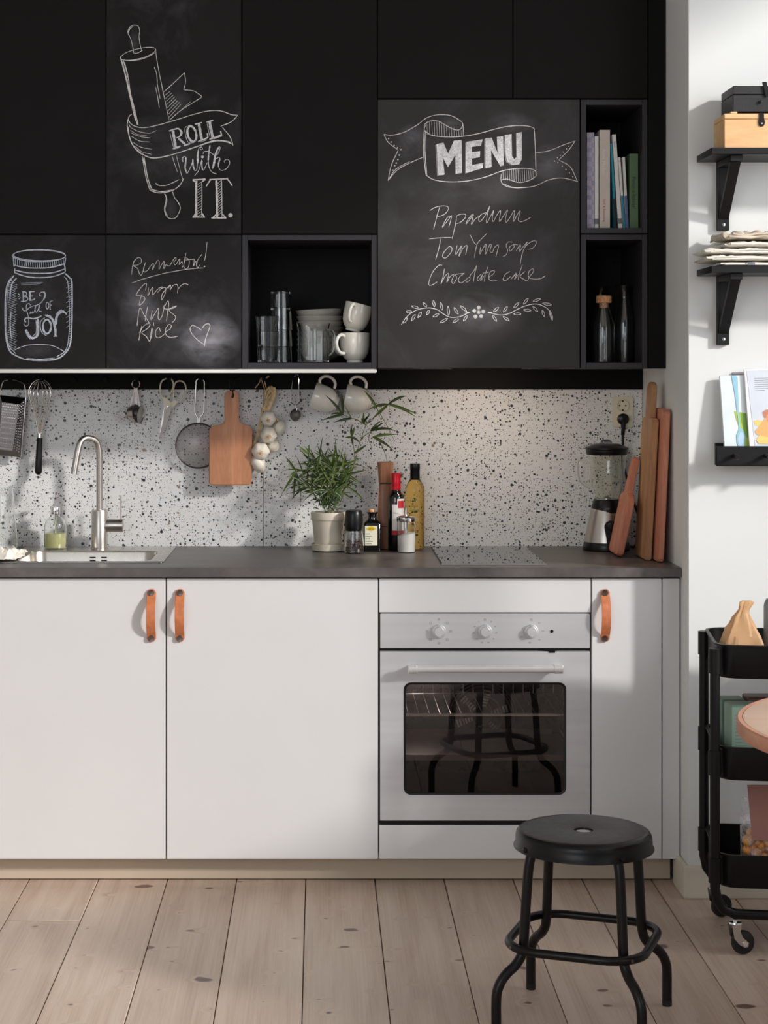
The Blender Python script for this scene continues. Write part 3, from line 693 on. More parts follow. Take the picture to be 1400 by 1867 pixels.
# ---------------------------------------------------------------- chalk drawings (thin ribbons lying on the door faces)
YCH = YU-.0004
class Chalk:
    def __init__(s, x0, y0, sc): s.x0, s.y0, s.sc = x0, y0, sc; s.mb = MB(); s.k = 0
    def P(s, x, y):
        s.k += 1; return at(s.x0+x/s.sc, s.y0+y/s.sc, YCH-.00002*(s.k % 9))
    def line(s, pts, w=1.2, step=5, closed=False, straight=False, taper=True):
        q = [Vector((p[0], p[1], 0)) for p in pts]
        q = q if straight or len(q) < 3 else crom(q, step, closed)
        if closed: q = q+[q[0]]
        n = len(q); yy = YCH-.00003*(s.k % 11); s.k += 1; vs_ = []; hw0 = w*s.sc/2
        for i in range(n):
            d = (q[min(i+1, n-1)]-q[max(i-1, 0)]); 
            if d.length < 1e-6: d = Vector((1,0,0))
            d.normalize(); nn = Vector((-d.y, d.x, 0))
            hw = hw0*(.82+.36*random.random())
            if taper and not closed and n > 3 and (i == 0 or i == n-1): hw *= .5
            for sg in (-1, 1):
                p = q[i]+nn*hw*sg; vs_.append(at(s.x0+p.x/s.sc, s.y0+p.y/s.sc, yy))
        s.mb.add(vs_, [(2*i, 2*i+1, 2*i+3, 2*i+2) for i in range(n-1)]); return s
    def lines(s, w, *ls, **kw):
        for l in ls: s.line(l, w, **kw)
        return s
    def poly(s, pts):
        yy = YCH+.0001; s.mb.add([at(s.x0+x/s.sc, s.y0+y/s.sc, yy) for x, y in pts], [tuple(range(len(pts)))]); return s
    def dot(s, x, y, r):
        n = 12; s.mb.add([at(s.x0+x/s.sc+r*math.cos(2*PI*i/n), s.y0+y/s.sc+r*.95*math.sin(2*PI*i/n), YCH) for i in range(n)], [tuple(range(n))]); return s
    def ell(s, cx, cy, rx, ry, w, rot=0, a0=0, a1=2*PI, n=22):
        pts = []
        for i in range(n+1):
            a = a0+(a1-a0)*i/n; x = rx*math.cos(a); y = ry*math.sin(a)
            pts.append((cx+x*math.cos(rot)-y*math.sin(rot), cy+x*math.sin(rot)+y*math.cos(rot)))
        return s.line(pts, w, straight=True)
    def put(s, name, m, parent): return obj(name, s.mb, M[m], parent, smooth=False)
# --- rolling pin
A = Chalk(180, 20, 4.554)
A.lines(1.1, [(290,350),(283,300),(265,230),(243,185),(248,150),(270,125),(300,118),(328,128),(340,165),(335,210),(342,270),(355,325)],
  [(290,350),(320,350),(365,325)], [(245,180),(258,150),(285,128)],
  [(175,385),(230,345),(320,315),(400,303),(455,305),(472,320),(450,350),(390,380),(310,402),(240,410),(190,402),(178,388)],
  [(190,405),(280,412),(380,392),(465,350)],
  [(472,325),(490,450),(530,650),(585,910)], [(460,465),(480,520),(487,600)], [(472,630),(490,720),(503,805)], [(485,600),(500,680),(510,730)],
  [(537,675),(620,600),(712,512)], [(712,512),(720,590),(705,655)], [(705,655),(790,665),(860,713)], [(860,713),(720,800),(650,850),(590,905)])
A.lines(1.7, [(188,400),(235,580),(290,850),(325,945)], [(205,412),(245,560),(262,680),(320,945)])
A.lines(1.0, [(215,425),(245,550),(240,600),(290,780),(328,945)], [(180,395),(215,520),(255,700),(300,900)], [(178,380),(190,405)])
A.lines(.8, *[[(550+5*i, 700+26*i), (592+13*i, 668+15*i)] for i in range(8)], [(640,860),(760,755)], straight=True)
A.lines(1.4, [(235,945),(250,880),(275,855)], [(245,900),(265,935),(310,960),(380,968),(480,950),(640,905),(800,855),(930,828),(1020,832),(1100,860),(1155,865)],
  [(1155,865),(1100,920),(1010,958)], [(1025,965),(1080,1030),(1105,1080),(1115,1118)], [(240,900),(236,960),(250,1000)])
A.lines(1.9, [(235,945),(248,1020),(275,1100),(330,1165),(430,1218),(540,1210),(700,1165),(830,1120),(960,1082),(1040,1082),(1110,1105)])
A.lines(1.2, [(850,1110),(960,1075),(1060,1080),(1100,1095)], [(245,960),(255,1050),(300,1140),(360,1195)], [(250,940),(262,965)])
A.lines(.9, [(260,965),(330,1000),(420,1015),(480,992)], [(265,1010),(330,1040),(430,1055)], [(270,1040),(340,1080),(425,1088)], [(285,1090),(350,1130),(440,1148)], [(300,1120),(360,1170),(440,1190)], [(262,990),(320,1025),(400,1035)])
A.lines(1.6, [(362,1205),(390,1370),(425,1490)], [(375,1205),(405,1380),(445,1490)], [(425,1490),(500,1510),(600,1495),(670,1450),(705,1390)], [(430,1480),(520,1500),(610,1485)])
A.lines(.9, [(645,1200),(670,1300),(697,1400)], [(610,1205),(630,1270),(655,1340)], [(370,1220),(400,1350),(430,1480)])
A.lines(1.3, [(470,1428),(500,1448),(570,1445),(667,1400)], [(545,1515),(560,1560),(545,1640),(560,1700),(600,1725),(645,1710),(677,1640),(660,1590),(630,1550),(612,1498)], [(552,1520),(566,1570),(550,1650),(572,1705)])
A.put('chalk_rolling_pin', 'chalk', cab_roll)
B = Chalk(300, 200, 10)
B.lines(4.6, [(152,380),(175,520),(205,700)], [(625,255),(650,400),(682,560)], taper=False)
B.lines(5.2, [(820,205),(845,360),(880,515)], taper=False)
B.lines(2.4, [(85,390),(160,360)], [(160,360),(250,345),(300,400),(280,480),(215,515)], [(150,712),(290,665)], [(350,655),(460,620)], [(555,265),(680,235)], [(610,580),(700,550),(790,505)], [(790,515),(780,430)], [(765,225),(885,195)], [(815,540),(900,515),(1040,460)], [(1040,475),(1020,385)])
B.lines(3.6, [(245,520),(330,590),(385,640)], [(285,370),(312,420),(290,480)])
B.ell(497, 440, 78, 145, 4.0, -.25)
B.lines(.9, [(100,430),(130,560),(165,690)], [(400,300),(370,350),(385,480),(440,600),(540,600)], [(775,240),(800,380),(830,500)], [(170,720),(270,690)], [(660,590),(770,550)], [(890,535),(1045,480)])
B.lines(2.6, [(390,870),(385,950),(375,1060),(395,1130)], [(515,900),(520,1020),(545,1095)], [(605,980),(605,850),(615,740)], [(680,920),(680,1010),(690,1095)], [(828,645),(805,800),(795,930)], [(985,680),(930,810),(905,950),(875,1080)], [(1010,890),(985,980),(985,1050)])
B.lines(3.4, [(605,960),(605,850),(613,760)], [(960,740),(925,830),(903,960),(888,1040)])
B.lines(1.2, [(335,955),(315,900),(345,855),(390,870),(385,950),(375,1060),(395,1140),(415,1155),(460,1080),(500,980),(515,900)], [(345,870),(330,900),(340,950)],
  [(520,1020),(545,1105),(585,1090),(600,980),(605,850),(615,740),(640,690),(680,680),(690,715),(665,732),(650,715)],
  [(690,1100),(720,1090),(780,960)], [(545,1205),(620,1110),(660,980),(680,910)], [(795,930),(815,1060),(870,1140),(955,1175)], [(700,810),(720,765),(790,760),(850,790),(900,825)],
  [(985,670),(1012,690),(990,770),(950,830)], [(930,900),(985,868),(1012,890)], [(985,1040),(1010,1095),(1060,1105),(1120,1080),(1180,1000),(1180,930),(1130,905),(1090,935),(1095,965)])
B.dot(690, 860, 2.6)
B.put('chalk_lettering', 'chalk_fill', cab_roll)
B = Chalk(320, 250, 11.667)
B.lines(4.0, [(440,930),(440,1300),(440,1690)], [(868,920),(880,1300),(885,1700)], taper=False)
B.lines(1.4, [(560,940),(562,1300),(557,1690)], [(978,900),(985,1300),(988,1700)])
B.lines(2.2, [(365,908),(635,893)], [(365,915),(430,955)], [(635,900),(570,945)], [(360,1702),(625,1702)], [(385,1690),(432,1620)], [(610,1690),(560,1620)],
  [(720,900),(1100,885)], [(745,905),(700,970),(650,1050)], [(1090,880),(1150,950),(1208,1038)], [(760,1718),(1080,1718)], [(800,1705),(870,1640)], [(1060,1705),(1000,1640)], [(1095,865),(1110,900)])
for i in range(13):
    y = 965+57*i; B.line([(468, y+42), (550, y-8)], .8)
    B.line([(902, y+20), (976, y-50)], .8)
B.dot(1168, 1662, 4.1)
B.put('chalk_lettering', 'chalk', cab_roll)
# --- jar
J = Chalk(0, 420, 3.111)
J.ell(222, 143, 151, 34, 1.8); J.ell(224, 142, 148, 30, 1.2, .02)
J.lines(2.0, [(75,150),(80,205)], [(372,155),(365,205)], [(80,198),(140,210),(220,214),(300,208),(368,188)], [(80,225),(150,240),(220,244),(300,240),(370,218)], [(82,240),(150,262),(220,268),(300,262),(370,238)], [(84,215),(82,240)], [(368,205),(370,235)])
for i in range(23):
    x = 86+12.4*i; tt = (x-222)/152; y0_ = 143+34*math.sqrt(max(0, 1-tt*tt)); J.line([(x, y0_+3), (x+2, min(y0_+40, 212-abs(tt)*14))], 1.0)
J.lines(2.4, [(80,255),(45,300),(31,380),(30,550),(40,640),(60,690),(100,715),(140,732)], [(140,732),(220,737),(320,730),(380,685),(402,620),(408,500),(408,300),(395,270),(370,245)])
J.lines(1.3, [(365,262),(385,300),(393,450),(390,600),(372,680),(320,718)], [(75,260),(52,300),(40,380),(38,560),(50,650),(90,700)], [(75,682),(140,655),(220,648),(300,655),(365,687)], [(150,726),(230,731),(310,724)])
J.lines(1.9, [(95,270),(70,300),(60,340),(56,400)], [(62,460),(58,540),(64,612)])
for i in range(40): J.line([(44+random.random()*8, 292+10*i), (84+random.random()*14, 276+10*i)], .7)
for i in range(28): J.line([(393, 290+13*i), (407, 282+13*i)], .8)
for i in range(10): J.line([(376, 300+28*i), (390, 288+28*i)], .6)
J.lines(.6, [(110,300),(170,297),(245,295)], [(120,305),(200,305),(235,300)])
J.put('chalk_jar', 'chalk_jar', cab_jar)
D = Chalk(20, 520, 11.667)
D.lines(2.6, [(262,140),(266,340)], [(402,140),(402,325)], taper=False)
D.lines(1.7, [(235,140),(300,142),(335,170),(325,215),(275,235)], [(275,235),(345,262),(352,310),(290,345),(210,345)], [(385,142),(505,132)], [(402,237),(465,228)], [(395,327),(500,305)], [(500,310),(495,280)])
D.lines(1.3, [(150,180),(195,215)], [(145,240),(185,238)], [(165,295),(205,265)], [(650,225),(620,230),(600,200),(640,150),(695,150),(715,210),(695,290),(640,370),(560,420),(460,445),(390,480),(330,540)],
  [(700,130),(735,190),(715,280),(690,310)],
  [(415,430),(385,390),(340,410),(325,470),(340,560),(365,650),(377,760),(370,840),(320,870),(280,840),(275,815)], [(250,480),(252,520),(290,545),(330,540)],
  [(395,610),(425,560),(422,605),(460,560),(458,600),(500,550),(515,460),(530,440),(515,520),(530,570),(570,540),(595,440),(610,430),(595,520),(612,560),(650,550)],
  [(395,610),(425,560)], [(830,350),(835,510)], [(820,352),(885,330)], [(835,430),(870,420)], [(820,512),(850,510)], [(720,690),(640,760),(625,880),(660,1010),(760,1075)], [(300,945),(340,1060),(415,1150)], [(1085,518),(1010,560),(965,620)], [(530,740),(545,900),(530,1020),(465,1080)])
D.ell(775, 435, 30, 70, 1.5)
D.lines(2.6, [(325,775),(300,770),(290,740),(320,700),(390,695),(480,712),(570,690),(650,650)])
D.lines(4.2, [(568,710),(578,850),(577,1000),(545,1085),(470,1125),(395,1090),(350,1010),(315,945)])
D.ell(765, 880, 85, 150, 3.4)
D.lines(4.2, [(740,645),(820,665),(890,740),(925,850),(945,960),(945,1080)], [(955,840),(965,700),(1010,610),(1085,560),(1150,575)])
D.lines(2, [(1130,560),(1160,590),(1178,625)], [(725,638),(780,645)], [(905,1085),(985,1080)])
D.put('chalk_lettering', 'chalk_jar', cab_jar)
# --- shopping list
E_ = Chalk(230, 430, 8.75)
E_.lines(1.0, [(85,620),(100,500),(125,400)], [(95,500),(130,400),(200,345),(240,375),(235,430),(180,465),(110,475),(180,520),(210,600),(240,628),(270,560),(295,470),(310,420)],
  [(300,440),(275,530),(290,575),(340,550),(390,480),(435,440),(420,545),(450,480),(500,395),(528,420),(525,530),(570,450),(607,410),(600,525),(640,450),(625,490)],
  [(640,460),(690,480),(740,400),(785,345),(795,380),(760,420),(785,465),(830,400),(858,370),(845,460),(890,410),(890,500),(915,480)],
  [(955,270),(930,400),(920,490),(955,530),(995,490),(1005,400),(970,355),(930,350)], [(945,385),(1060,375),(1085,380),(1075,485),(1112,400),(1120,490)], [(1215,290),(1150,370),(1125,460),(1140,510),(1175,465)],
  [(1290,95),(1272,280),(1250,400)], [(90,752),(300,680),(600,600),(900,545),(1100,520),(1240,512)])
E_.dot(1250, 490, 1.3)
E_.put('chalk_writing', 'chalk_thin', cab_rem)
G_ = Chalk(230, 510, 8.235)
G_.lines(1.1, [(290,160),(305,60),(250,85),(150,225),(200,240),(270,260),(275,310),(200,385),(210,300),(240,215)], [(335,120),(325,240),(370,150),(402,120),(397,230),(440,180),(490,130),(545,105)],
  [(545,110),(470,195),(520,140),(590,120),(580,220),(530,305),(540,220),(590,150),(650,90)], [(655,75),(628,130),(668,80),(660,150),(700,90),(760,70),(778,120),(770,205)], [(773,150),(820,90),(880,60),(935,75)],
  [(165,695),(170,620),(205,425),(270,530),(340,640),(352,665)], [(320,405),(300,520),(285,620)], [(390,460),(370,600),(430,510),(487,430),(478,560),(500,600),(540,540),(575,410),(625,320),(638,370),(620,500),(605,625)],
  [(755,390),(700,410),(740,400)], [(760,395),(700,430),(600,440),(555,415),(590,370)], [(755,395),(650,440),(660,480),(740,550),(730,600),(690,645)],
  [(190,915),(210,800),(235,690)], [(195,800),(260,700),(330,655),(358,680),(310,740),(235,795),(300,850),(355,925),(372,800),(385,730),(392,760),(372,885)], [(410,640),(415,690)],
  [(515,780),(490,720),(445,770),(445,850),(490,870),(560,830),(610,770),(660,740),(677,690),(640,675),(592,740),(595,820),(660,865),(770,850)])
G_.lines(1.3, [(1130,755),(1040,700),(985,690),(960,750),(1000,830),(1080,910),(1175,975)], [(1135,735),(1190,670),(1245,665),(1255,710),(1220,810),(1190,900),(1175,1000)])
G_.put('chalk_writing', 'chalk_thin', cab_rem)
# --- menu
N = Chalk(680, 190, 3.5897)
letters = [[(415,262),(460,253),(492,325),(530,240),(578,236),(580,450),(542,455),(540,330),(490,412),(455,345),(467,460),(428,466)],
 [(612,247),(717,232),(705,270),(645,278),(645,315),(700,308),(698,345),(645,355),(648,400),(722,385),(718,415),(610,450)],
 [(735,225),(775,220),(815,320),(812,215),(850,210),(853,400),(835,405),(772,300),(775,410),(737,418)],
 [(862,203),(905,195),(908,340),(925,362),(940,345),(938,190),(972,182),(972,360),(955,392),(915,397),(880,375),(870,340)]]
for L in letters: N.poly(L)
N.put('chalk_lettering', 'chalk_fill', cab_menu)
N = Chalk(680, 190, 3.5897)
for L in letters: N.line(L+[L[0]], .9, straight=True)
for L in letters:
    ys_ = [p[1] for p in L]
    N.line([(p[0]-6, p[1]+3) for p in L[-3:]]+[(L[0][0]-6, L[0][1]+4)], .7, straight=True)
N.lines(1.4, [(335,165),(330,300),(345,460)], [(343,170),(340,300),(352,470)], [(345,180),(390,205),(480,214),(590,210),(700,190),(790,165),(880,145),(980,140),(1040,150),(1058,165)],
  [(1055,165),(1062,300),(1066,440)], [(345,462),(400,495),(500,508),(620,502),(740,475),(850,435),(960,420),(1040,425),(1065,440)])
N.lines(1.2, [(335,165),(340,130),(380,108),(430,112),(480,140),(530,165),(570,165),(590,130)], [(345,135),(335,165),(345,185)],
  [(70,197),(120,203),(200,185),(290,135),(350,90),(430,68),(510,75),(565,105),(588,130),(590,205)], [(430,68),(500,72),(560,98)],
  [(70,197),(100,250),(165,300)], [(165,300),(120,400),(98,500)], [(98,500),(160,430),(240,385),(330,345)], [(98,500),(150,425),(240,375)],
  [(1062,318),(1150,305),(1250,265),(1323,240)], [(1323,240),(1280,300),(1215,365)], [(1215,365),(1290,410),(1338,505)], [(1338,505),(1240,483),(1150,495),(1060,535),(960,548),(880,540),(840,510),(838,455)],
  [(838,495),(880,490),(950,512),(1020,500),(1067,470)], [(1066,440),(1067,470)], [(850,520),(920,545),(1010,543)])
for i in range(15):
    x = 352+16*i; tt = i/14; N.line([(x, 112+max(0, (x-420))*.38+(6 if i < 2 else 0)), (x+4, 200+12*min(1, tt*3))], .7)
for i in range(15):
    x = 850+14*i; N.line([(x, 436-12*math.sin(PI*i/14)), (x+3, 492+14*math.sin(PI*i/14))], .7)
for x, y in ((102,225),(118,248),(138,270),(160,285),(182,298),(172,333),(163,362),(152,385),(142,402),(130,432)): N.dot(x, y, 1.4)
for x, y in ((1282,275),(1265,292),(1245,312),(1225,335),(1207,350),(1188,372),(1210,382),(1238,407),(1262,428),(1285,450),(1307,475)): N.dot(x, y, 1.1)
N.put('chalk_banner', 'chalk', cab_menu)
H = Chalk(770, 365, 6.667)
H.lines(1.1, [(92,125),(150,90),(230,70),(300,75),(315,110),(270,170),(200,195),(170,185)], [(210,80),(175,200),(135,358)], [(360,185),(300,215),(240,330),(290,270),(355,190),(320,330)],
  [(415,190),(405,280),(360,470)], [(415,190),(470,170),(525,175),(515,220),(460,270),(410,285)], [(600,175),(550,240),(530,290),(580,230),(620,170),(595,295),(640,230),(700,190)],
  [(780,150),(720,170),(685,220),(700,260),(760,190),(820,70),(790,170),(780,280),(830,190),(870,120),(850,200),(860,260),(900,190),(950,125),(935,260),(985,190),(1035,120),(1010,220),(1020,270),(1070,200),(1120,125),(1105,260),(1150,180),(1190,130),(1165,230),(1190,262),(1250,245),(1318,208)])
H.put('chalk_writing', 'chalk_thin', cab_menu)
I_ = Chalk(770, 420, 6.087)
I_.lines(1.1, [(75,95),(200,82),(325,78)], [(205,85),(180,210),(145,325)], [(300,175),(240,240),(225,290),(260,305),(320,240),(325,190),(290,175)], [(385,165),(370,270),(420,190),(440,172),(425,210),(405,290),(450,200),(495,170),(480,275)],
  [(530,50),(570,130),(600,160)], [(715,35),(650,100),(605,160),(575,305)], [(645,185),(637,262),(665,215),(705,150),(700,265),(745,162),(765,165),(750,230),(775,245),(800,190),(845,165),(815,295)],
  [(1000,130),(950,130),(930,170),(945,220),(930,270),(895,290)], [(1000,160),(965,190),(975,230),(1020,180),(1010,155),(1060,160)], [(1090,150),(1040,225),(1090,165),(1075,235),(1120,180),(1165,125)],
  [(1165,130),(1110,250),(1085,380)], [(1140,180),(1200,130),(1255,115),(1260,150),(1220,200),(1170,212)],
  [(220,388),(180,390),(110,470),(70,590),(100,608),(165,570)], [(245,425),(230,510),(205,595),(250,510),(292,480),(270,575),(310,510),(350,490),(325,560),(345,590),(380,530),(370,490),(440,480),(465,475)],
  [(465,475),(410,520),(405,570),(440,580),(490,540)], [(530,510),(485,550),(490,575),(525,550),(530,500),(570,450),(605,390),(580,480),(565,575)], [(655,480),(610,530),(625,555),(668,490),(645,560),(690,500)],
  [(730,400),(700,480),(685,570)], [(670,475),(720,470),(740,460)], [(740,520),(790,480),(798,450),(755,460),(735,530),(770,560),(830,558)],
  [(970,455),(920,490),(895,545),(925,555),(980,510)], [(1040,470),(985,540),(1045,480),(1022,545),(1065,490)], [(1110,380),(1080,470),(1060,550)], [(1140,455),(1085,510),(1130,545),(1165,560),(1190,510),(1232,460),(1225,425),(1182,460),(1180,520),(1240,540),(1310,535),(1365,505)])
I_.put('chalk_writing', 'chalk_thin', cab_menu)
K = Chalk(725, 535, 4.7458)
K.lines(1.3, [(30,270),(80,200),(160,145),(260,125),(340,140),(400,180),(460,207),(540,200),(625,160)], [(780,160),(830,175),(890,187),(960,175),(1050,130),(1130,100),(1200,92),(1260,110),(1310,150),(1340,235)])
K.lines(2.2, [(585,172),(622,162)], [(780,162),(815,168)])
def leafline(cx, cy, ang, ln, wd=22):
    a = math.radians(ang); u = Vector((math.cos(a), math.sin(a))); v = Vector((-u.y, u.x)); c = Vector((cx, cy))
    q = [c-u*ln*.5, c-u*ln*.12+v*wd*.42, c+u*ln*.25+v*wd*.32, c+u*ln*.5, c+u*ln*.15-v*wd*.42, c-u*ln*.25-v*wd*.3, c-u*ln*.5]
    K.line([(p.x, p.y) for p in q[:4]], 1.0, 4); K.line([(p.x, p.y) for p in q[3:]], 1.0, 4)
for a in ((65,235,-55,62),(98,158,0,55),(150,118,15,68),(235,98,50,48),(313,88,80,60),(378,110,78,72),(438,150,85,85),(505,150,58,70),(568,130,40,78),(135,210,-60,68),(190,185,-60,62),(262,165,-60,50),(330,190,-25,62),(400,235,-30,78),(503,235,-30,62),(585,215,-55,62),
          (850,140,-40,62),(932,137,-55,62),(1025,103,-45,68),(1108,68,-50,70),(1203,58,-18,72),(1290,92,10,82),(838,215,55,68),(938,218,35,68),(1035,177,0,68),(1120,145,5,70),(1190,135,45,64),(1260,172,72,64),(1327,190,75,92)): leafline(*a)
for x, y in ((700,122),(663,150),(700,162),(740,157),(673,200),(722,197)): K.dot(x, y, 2.4); K.ell(x, y, 15, 14, .9)
K.put('chalk_vine', 'chalk', cab_menu)
# ---------------------------------------------------------------- objects on the worktop
def PL(prof, px, y, n=28, facet=0, zmin=None, sx=1, sy=1):
    """lathe from (half width px, py) pairs measured in the photograph, at depth y"""
    s_ = S(y); q = [(r/s_, Z_(py, y)) for r, py in prof]
    if zmin is not None:
        q = [(r, max(z, zmin)) for r, z in q]
    return MB().lathe(q, (X_(px, y), y, 0), n, facet=facet, sx=sx, sy=sy)
def shell(prof, th):                  # closed vessel profile: outer up, inner down; (r,z) list from bottom centre
    inner = [(max(r-th, 0), z) for r, z in prof[1:]]
    inner = [(r, max(z, prof[0][1]+th*1.6)) for r, z in inner]
    return prof+[(inner[-1][0], prof[-1][1])]+list(reversed(inner[:-1]))+[(0, prof[0][1]+th*1.6)]
def vessel(prof_px, px, y, th=.0016, n=28, zmin=ZC+.0004, facet=0):
    s_ = S(y); q = [(r/s_, max(Z_(py, y), zmin)) for r, py in prof_px]; q = [(0, q[0][1])]+q
    return MB().lathe(shell(q, th), (X_(px, y), y, 0), n, facet=facet)
def flat_text(parent, body, size, px, py, y, m, name='lettering', align='CENTER', rot=0, sx=1.0):
    c = at(px, py, y)
    tm = text_mb(body, size, align)
    tm.xf(Matrix.Translation(c) @ Matrix.Rotation(PI/2, 4, 'X') @ Matrix.Rotation(rot, 4, 'Z') @ Matrix.Diagonal((sx,1,1,1)))
    return obj(name, tm, M[m], parent, smooth=False)
Zs = ZC+.0042
# soap dispenser
y = -.098; sd = thing('soap_dispenser', 'round glass soap dispenser with pale yellow soap and chrome pump', 'soap dispenser', (X_(101,y), y, Zs))
b = obj('bottle', vessel([(17,1003),(20,1000),(20.5,992),(20.5,964),(20,957),(18,950.5),(14,945.5),(9.5,942),(7.8,940),(7.5,934)], 101, y, .0018, zmin=Zs), M['glass'], sd)
obj('soap', PL([(0,1001.2),(16,1001.2),(18.6,998),(19.2,992),(19.2,972),(0,972)], 101, y, zmin=Zs+.003), M['soap'], sd)
p = obj('pump', PL([(0,937),(8.6,937),(8.8,936),(8.8,925),(8.4,924),(2.4,924),(2.4,910),(4.5,908),(7.2,907),(7.2,906),(0,905.5)], 101, y), M['chrome'], sd)
obj('nozzle', MB().tube([at(101,908,y), at(95,907.5,y-.012), at(92.5,908.5,y-.018)], .0022, 8), M['chrome'], p)
obj('dip_tube', MB().cyl(at(101,938,y), at(101,996,y), .0022, None, 8), M['label'], sd)
# glass vase + cloth on the left
y = -.20
obj('glass_vase', vessel([(36,1004),(38,1001),(38,990),(34,940),(31,905),(29,889),(29.5,887)], -6, y, .0022, 32), M['glass'], None, label='tall clear glass vase standing at the left edge of the worktop', cat='vase')
def cloth(x0, x1, y0, y1, z, amp, nx=46, ny=30, seed=0, th=.0025, fn=None):
    from mathutils import noise as N_
    def h(u, v):
        p = Vector((u*3.4+seed, v*2.6, seed*.7)); q = N_.fractal(p*1.6, 1, 2, 4); r = 1-2*abs(N_.noise(p*1.5+Vector((3,1,2))))
        e = min(1, min(u, 1-u, v, 1-v)*6)
        return max(.0005, amp*(.30+.5*q+.55*r)*(.2+.8*e))
    top = []; bot = []
    for j in range(ny):
        for i in range(nx):
            u = i/(nx-1); v = j/(ny-1); wx = .012*N_.noise(Vector((v*6, seed, 1))) if i in (0, nx-1) else .004*N_.noise(Vector((u*9, v*9, 5)))
            x = x0+(x1-x0)*u+wx; yy = y0+(y1-y0)*v+.012*N_.noise(Vector((u*6, seed+3, 1)))
            hh = h(u, v); 
            if fn: hh += fn(u, v)
            top.append(Vector((x, yy, z+hh+th))); bot.append(Vector((x, yy, z+max(0, hh-.0005) if fn else z+hh)))
    fs = []; n = nx*ny
    for j in range(ny-1):
        for i in range(nx-1):
            a = j*nx+i; fs.append((a, a+1, a+nx+1, a+nx)); fs.append((n+a, n+a+nx, n+a+nx+1, n+a+1))
    edge = [i for i in range(nx)]+[j*nx+nx-1 for j in range(1, ny)]+[(ny-1)*nx+i for i in range(nx-2, -1, -1)]+[j*nx for j in range(ny-2, 0, -1)]
    for k in range(len(edge)):
        a = edge[k]; b = edge[(k+1) % len(edge)]; fs.append((a, n+a, n+b, b))
    return MB().add(top+bot, fs)
obj('dishcloth', cloth(-1.01, -.880, -.50, -.27, Zs, .030, nx=64, ny=44, seed=4.2), M['linen'], None, ang=180, label='crumpled natural linen cloth lying over the left rim of the sink', cat='cloth')
# plant pot
y = -.15; px = 598
pt = thing('potted_plant', 'green bamboo-like houseplant in a beige pot on the worktop', 'plant', (X_(px,y), y, ZC))
obj('saucer', vessel([(26,1004),(29,1002.5),(30.5,993),(31,990.5)], px, y, .003), M['pot'], pt)
s_ = S(y); q = [(0, Z_(1000,y)), (23/s_, Z_(1000,y)), (24.5/s_, Z_(997,y)), (29/s_, Z_(950,y)), (29.3/s_, Z_(947.5,y)), (31/s_, Z_(947,y)), (31.8/s_, Z_(935,y)), (31.2/s_, Z_(933.5,y))]
potm = MB().lathe(shell(q, .004), (X_(px,y), y, 0), 36)
obj('pot', potm, M['pot'], pt)
obj('soil', MB().lathe([(0,Z_(942,y)-.01),(27.4/s_,Z_(942,y)-.01),(27.4/s_,Z_(941,y)),(12/s_,Z_(939.5,y)),(0,Z_(939,y))], (X_(px,y), y, 0), 24), M['soil'], pt)
def blade(base, tip, w, sag=0.0, bend=None, n=7):
    base = Vector(base); tip = Vector(tip); d = tip-base; L = d.length
    side = d.cross(Vector((0,1,0)));  side = side.normalized() if side.length > 1e-5 else Vector((1,0,0))
    tw = random.uniform(-.5, .5); up = Vector((0,0,1)); side = (side+Vector((0,tw,0))).normalized(); vs_ = []
    mid = bend if bend else Vector((0,0,1))*(sag*L)
    for i in range(n):
        t_ = i/(n-1); p = base+d*t_+mid*4*t_*(1-t_); ww = w*.5*math.sin(PI*min(1, .06+t_*.94)**.75)*(1 if t_ < .97 else .2)+.00015
        nrm = d.normalized().cross(side)*ww*.45
        vs_ += [p+side*ww+nrm*.5, p-nrm*.3, p-side*ww+nrm*.5]
    fs = []
    for i in range(n-1):
        for k in range(2): a = i*3+k; fs.append((a, a+1, a+4, a+3))
    return vs_, fs
def leafobj(b, t_, wpx=5.5, sag=0, bend=None, yb=None, yt=None):
    yb = -.13 if yb is None else yb; yt = yb if yt is None else yt
    vs_, fs = blade(at(*b, yb), at(*t_, yt), wpx/S(yb), sag, bend)
    mb = MB(); mb.add(vs_, fs); return obj('leaf', mb, M['leaf'] if random.random() < .6 else M['leaf_dark'], pt)
ya = -.125
clusters = [((625.5,756), [(593,720),(622.7,715.5),(585.5,766.5),(603.5,755)]), ((641.5,762.5), [(608,770)]),
 ((708,737), [(737,721),(759.5,754),(760,762),(670,748),(675.5,766.5),(742,722),(721,728)]),
 ((675.5,786), [(694,767),(719,784.5),(700,770),(716,782)]), ((679,797), [(725,792.5),(719,823),(699,806)]),
 ((662,772.5), [(663,751.5),(674,756),(659,762)]), ((641,797), [(640,775),(647,777),(644,814.5),(656,807),(628,798)]), ((646,826), [(670,810)]),
 ((687.5,745.5), [(663,712)]), ((539.6,860), [(520,832.5),(513,902),(535,909),(549,910),(528,868)]),
 ((561,828), [(544,813),(564,810)]), ((605,852), [(571,823.5),(623,826),(586,824),(612,815),(640,838)]), ((575,850), [(540,846),(548,868),(530,884),(566,880)]), ((620,870), [(650,850),(652,880),(668,857)])]
for (bx, by), tips in clusters:
    yy = ya-.02*random.random()
    for tx, ty in tips:
        L = math.hypot(tx-bx, ty-by)
        leafobj((bx, by), (tx, ty), 3.9+L*.024, sag=random.uniform(.0, .09), yb=yy, yt=yy-random.uniform(-.03, .03))
random.seed(11)
